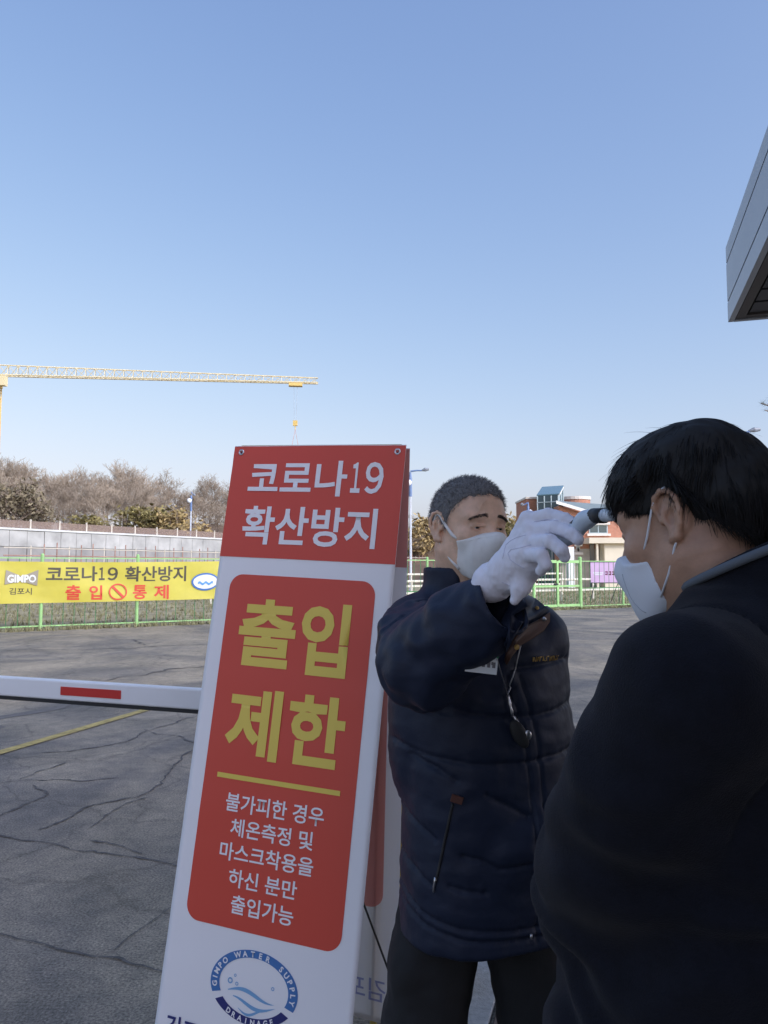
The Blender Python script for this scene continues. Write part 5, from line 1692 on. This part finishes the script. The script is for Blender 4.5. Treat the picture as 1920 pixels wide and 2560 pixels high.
for pts in ([(300, 560), (360, 510), (440, 470), (530, 450)], [(620, 300), (760, 270), (900, 290)], [(590, 560), (460, 598), (360, 615), (322, 660), (350, 735), (430, 790), (510, 832)], [(250, 990), (300, 1010), (350, 1035)], [(300, 560), (280, 640), (262, 720)]):
    l_ = surf_line(bvh_g, [c66(*p) for p in pts], .0002, 6)
    if len(l_) > 2: MB().tube(l_, .0007, 5).build('glove_seam', M_GSEAM, glove, True)

# infrared thermometer held out to the forehead
M_THB = mat('thermometer_plastic', (.52, .60, .68), .35)
M_THW = mat('thermometer_pale', (.62, .68, .74), .35)
thm = thing('thermometer', P(1440, 1340, 1.32), 'pale grey infrared thermometer with black band at the forehead of the near man', 'thermometer')
tp = [P(1392, 1362, 1.365), P(1430, 1335, 1.335), P(1466, 1299, 1.300), P(1492, 1289, 1.265), P(1538, 1287, 1.195)]
F = Field((.26, 1.12, 1.50), (.42, 1.42, 1.66), .0016)
def flatbar(a, b, r0, r1, k):
    F.cone(tuple(a), tuple(b), r0, r1, k)
    F.cone(tuple(a + Vector((0, .012, 0))), tuple(b + Vector((0, .012, 0))), r0, r1, k)
flatbar(tp[0], tp[1], .0125, .0145, .0); flatbar(tp[1], tp[2], .0145, .0125, .01)
flatbar(tp[2], tp[3], .0125, .0105, .01)
tV_, tQ_ = F.mesh(); link_mesh('handle', np_mesh('handle', tV_, tQ_), M_THB, thm)
MB().tube([P(1486, 1289, 1.272) + Vector((0, .005, 0)), P(1513, 1289, 1.238) + Vector((0, .004, 0))], [.0128, .0124], 16).build('black_band', M_BLACK, thm, True)
MB().tube([P(1511, 1288, 1.240) + Vector((0, .004, 0)), P(1530, 1287, 1.210) + Vector((0, .003, 0)), P(1541, 1287, 1.195) + Vector((0, .002, 0))], [.0108, .0104, .0092], 16).build('nozzle', M_THW, thm, True)
MB().box(tp[1].lerp(tp[2], .55) + Vector((-.008, .006, .012)), (.010, .006, .0015), Matrix.Rotation(-.8, 3, 'Y')).build('display', M_DKMET, thm)

# ------------------------------------------------------------------ the near man
near = person('person', (.47, 1.12, .025), 'person with black hair seen from behind in dark navy cardigan and white mask')
al = math.radians(46)
HN = frame_matrix(P(1726, 1302, 1.09), (-math.cos(al), math.sin(al)), math.radians(-17), math.radians(-3))
nV, nQ, _ = head_mesh(.0024, 1.05, 1.06)
NB2 = HN @ Vector((0, -.045, -.19))
ab = math.radians(46); fw = Vector((-math.cos(ab), math.sin(ab), 0)); lf = Vector((0, 0, 1)).cross(fw)
TC = Vector((NB2.x - .005, NB2.y + .01, 0))
yaw = math.atan2(lf.y, lf.x)
B = Field((.0, .70, .0), (.95, 1.60, 1.50), .014)
B.cone(tuple(NB2), (TC.x, TC.y, 1.30), .062, .09, .03)
B.loft([.80, 1.0, 1.2, 1.33, 1.42], [.17, .165, .18, .175, .10], [.11, .11, .115, .10, .07], [TC.x]*5, [TC.y]*5, yaw, .04)
LS = TC + lf*.205; RS = TC - lf*.175
LE = P(1528, 2120, .985); LE_ = Vector((LE.x, LE.y, LE.z))
for sh, el, wr in ((Vector((LS.x, LS.y, 1.365)), LE_, LE_ + fw*.12 + Vector((.045, -.015, -.09))), (Vector((RS.x, RS.y, 1.365)), TC - lf*.23 - fw*.04 + Vector((0, 0, 1.08)), TC - lf*.16 + fw*.17 + Vector((0, 0, .97)))):
    B.chain([tuple(sh), tuple(el), tuple(wr)], [.052, .044, .034], .03)
for s in (-1, 1):
    h0 = TC + lf*(s*.09)
    B.chain([(h0.x, h0.y, .82), (h0.x, h0.y, .45), (h0.x, h0.y, .08)], [.08, .058, .042], .04)
bV, bQ = B.mesh()
headV = xf(HN, nV)
body2 = link_mesh('body', np_mesh('body', np.concatenate([headV, bV]), np.concatenate([nQ, bQ + len(headV)])), M_SKIN2, near)
for s in (-1, 1):
    c = HN @ Vector((s*.0325, .0735, -.0012)); ey = MB().sphere(c, .0125, 16, 12).build('eye', M_EYEW, near, True)
    MB().sphere(c + (HN.to_3x3() @ Vector((0, 1, 0)))*.0072, .0066, 14, 10).build('iris', M_IRIS, ey, True)
# thick black hair
def zl_near(ax, y):
    return np.interp(y, [-.14, -.115, -.085, -.055, -.036, -.024, .000, .016, .030, .06, .12], [-.060, -.074, -.074, -.052, -.014, .026, .030, .008, .012, .022, .034])
def hair_extra(F):
    F.ell((0, .014, .082), (.066, .066, .050), .03)      # fringe
    F.ell((.028, -.036, .070), (.060, .072, .056), .02)   # left of the parting
    F.ell((-.036, -.028, .068), (.055, .075, .053), .012)
    F.ell((0, -.078, -.005), (.070, .052, .072), .03)
    for s in (-1, 1): F.ell((s*.056, .005, .050), (.032, .062, .042), .03)
cV, cQ = cap_mesh(.0135, zl_near, (-.125, -.155, -.10), (.125, .145, .17), .003, hair_extra, .034)
cN = vnormals(cV, cQ)
cV = cV + (.0022*vnoise(cV*np.array([1, .35, .35]), 120) + .0025*vnoise(cV, 40))[:, None]*cN
hair2 = link_mesh('hair', np_mesh('hair', xf(HN, cV), cQ), M_BLKB, near)
R3 = np.array(HN.to_3x3())
wh = np.array([-.004, -.055, .130])
def comb(p, n):
    d = p - wh; d[:, 2] *= .6
    d = d - n * (d*n).sum(1, keepdims=True)
    d += np.array([0, .010, -.030])
    d /= np.linalg.norm(d, axis=1, keepdims=True) + 1e-9
    return d
pk = RNG.choice(len(cV), 8500)
pp, nn = cV[pk], cN[pk]
d_ = comb(pp.copy(), nn)
hl = np.clip((pp[:, 2] - zl_near(np.abs(pp[:, 0]), pp[:, 1]))*.85 + .006, .008, .045)
strands('hair_strands', xf(HN, pp - nn*.002), (d_ + nn*.16) @ R3.T, hl, .00075, M_BLKH, hair2, .25, 4, .10, nn @ R3.T, .22)
topm = np.where((cV[:, 2] > .09))[0]
pk = RNG.choice(topm, 200); pp, nn = cV[pk], cN[pk]; d_ = comb(pp.copy(), nn)
strands('stray_hairs', xf(HN, pp - nn*.001), (d_*.9 + nn*.30) @ R3.T, .036, .00030, M_BLKH, hair2, .35, 5, .25)
edge = np.where(np.abs(cV[:, 2] - zl_near(np.abs(cV[:, 0]), cV[:, 1])) < .010)[0]
pk = RNG.choice(edge, 4200); pp, nn = cV[pk], cN[pk]; d_ = comb(pp.copy(), nn)
strands('hairline_strands', xf(HN, pp - nn*.006 + np.array([0, 0, .004])), (d_*.5 + np.array([0, .10, -.8])) @ R3.T, .012, .00050, M_BLKH, hair2, .2, 3, .22)
# filter mask and cords
mV, mQ = mask_mesh((0, .109, -.042), (0, .090, -.110), .066, -.016, -.050, -.127, .046)
mk2 = link_mesh('face_mask', np_mesh('face_mask', xf(HN, mV), mQ), M_MASKP, near)
HM = lambda x, y, z: HN @ Vector((x, y, z))
for s in (-1, 1):
    MB().tube([HM(s*.060, .060, -.048), HM(s*.074, .034, -.020), HM(s*.080, .014, .012), HM(s*.085, -.002, .031), HM(s*.090, -.018, .033)], .0016, 8).build('ear_loop', M_MASKP, mk2, True)
    MB().tube([HM(s*.058, .046, -.100), HM(s*.070, .020, -.075), HM(s*.079, -.002, -.046), HM(s*.084, -.018, -.028)], .0016, 8).build('ear_loop', M_MASKP, mk2, True)
bvh_m2 = BVHTree.FromPolygons([tuple(p) for p in mV], [tuple(int(i) for i in q) for q in mQ])
sm_ = [bvh_m2.ray_cast(Vector((.040 + .00012*i, .3, -.050 - .0035*i)), Vector((0, -1, 0)))[0] for i in range(20)]
MB().tube([HN @ p for p in sm_ if p is not None], .0008, 6).build('mask_seam', mat('mask_seam', (.42, .45, .50), .8), mk2, True)

# cardigan
C = Field((-.05, .66, .66), (1.00, 1.62, 1.58), .0062)
sh_ = [.115, .11, .09, .055, .025, .005, 0, 0, 0]
cx_ = [TC.x + fw.x*q for q in sh_]; cy_ = [TC.y + fw.y*q for q in sh_]
C.loft([.70, .80, .92, 1.05, 1.18, 1.28, 1.36, 1.42, 1.47], [.235, .232, .225, .215, .208, .205, .190, .145, .098], [.185, .182, .175, .165, .155, .145, .128, .105, .082], cx_, cy_, yaw, 0)
for sh in (LS, RS):
    C.cone((TC.x*.55 + sh.x*.45, TC.y*.55 + sh.y*.45, 1.395), (sh.x, sh.y, 1.362), .058, .080, .06)
Le = tuple(LE_); Ls = (LS.x, LS.y, 1.360)
md = (Vector(Ls) + Vector(Le))/2 + Vector((-.012, -.01, 0))
C.chain([Ls, tuple(md), Le], [.080, .078, .074], .05)
Wn = LE_ + fw*.13 + Vector((.060, -.01, -.105))
C.chain([Le, tuple((Vector(Le)+Wn)/2 + Vector((0, 0, -.012))), tuple(Wn)], [.076, .066, .052], .04)
Re = TC - lf*.245 - fw*.03 + Vector((0, 0, 1.08)); Rw = TC - lf*.15 + fw*.15 + Vector((0, 0, .95))
C.chain([(RS.x, RS.y, 1.352), tuple(Re), tuple(Rw)], [.080, .074, .055], .05)
# collar: raised band round the neck
C.loft([1.38, 1.455, 1.57], [.102, .090, .083], [.102, .091, .084], [NB2.x]*3, [NB2.y]*3, 0, .015, n=2.0)
C.loft([1.44, 1.62], [.072, .075], [.071, .073], [NB2.x]*2, [NB2.y]*2, 0, .004, 's', n=2.0)
x, y, z = C.pts((slice(None),)*3)
ff_ = (x - NB2.x)*fw.x + (y - NB2.y)*fw.y
rr_ = np.sqrt((x - NB2.x)**2 + (y - NB2.y)**2)
C.d = np.where((rr_ < .115) & (z > 1.41), np.maximum(C.d, (z - (1.506 - .46*ff_)).astype(np.float32)), C.d)
kV, kQ = C.mesh(); kV = relax(kV, kQ, 1, .4); kN = vnormals(kV, kQ)
dl = .005*vnoise(kV, 8, 2.0) + .0025*vnoise(kV, 21, 5.0)
# pull lines: diagonal folds over the arm and waist
aa = (kV - np.array(Ls)) @ np.array(Vector(Le) - Vector(Ls)) / (Vector(Le) - Vector(Ls)).length_squared
on_arm = np.clip(1 - np.abs((kV - np.array(tuple(md))) @ np.array(lf))/.25, 0, 1)
dl += .0060*np.sin(17*aa + 30*kV[:, 0] + 7*vnoise(kV, 7, 9.0)) * np.clip(aa*1.3 - .15, 0, 1) * on_arm
dl += .0040*np.sin(34*kV[:, 2] - 16*kV[:, 0] + 4*vnoise(kV, 5, 4.0)) * np.clip((1.2 - kV[:, 2])*3, 0, 1)
kV = kV + dl[:, None]*kN
arm_ax = Vector(Le) - Vector(Ls)
sd2 = np.abs((kV - np.array(tuple(LS*1.0 - lf*.035 + Vector((0, 0, 1.33)))) ) @ np.array(tuple((lf + Vector((0, 0, .25))).normalized())))
kV = kV - (.0045*np.exp(-(sd2/.004)**2) * (kV[:, 2] > 1.20))[:, None]*kN
card = link_mesh('cardigan', np_mesh('cardigan', kV, kQ), M_KNIT, near)
# grey piping along the top of the collar, running down the front edge
rim = []
for i in range(33):
    a = math.radians(-60 + 300*i/32)
    d = fw*math.cos(a) + lf*math.sin(a)
    rim.append(Vector((NB2.x, NB2.y, 0)) + d*(.087 + .010*max(0, math.cos(a))) + Vector((0, 0, 1.505 - .46*.084*math.cos(a))))
a0r = fw*math.cos(math.radians(60)) + lf*math.sin(math.radians(60))
MB().tube(rim[::1], .0062, 8).build('collar_piping', M_KNITG, card, True)
MB().tube([Vector((NB2.x, NB2.y, 0)) + (p - Vector((NB2.x, NB2.y, p.z)))*.90 + Vector((0, 0, p.z + .004)) for p in rim], .0055, 8).build('collar_lining', M_KNIT, card, True)
T = Field((.10, .80, .03), (.90, 1.45, .95), .010)
T.loft([.62, .75, .92], [.18, .185, .18], [.13, .135, .13], [TC.x]*3, [TC.y]*3, yaw, 0)
feet = []
for s in (-1, 1):
    h0 = TC + lf*(s*.095); T.chain([(h0.x, h0.y, .72), (h0.x, h0.y, .42), (h0.x, h0.y, .05)], [.105, .090, .080], .04); feet.append((h0.x, h0.y))
tV, tQ = T.mesh(); tV = tV + .004*vnoise(tV, 15)[:, None]*vnormals(tV, tQ)
link_mesh('trousers', np_mesh('trousers', tV, tQ), M_TROU, near)
shoes(near, feet, [tuple(fw), tuple(fw)])
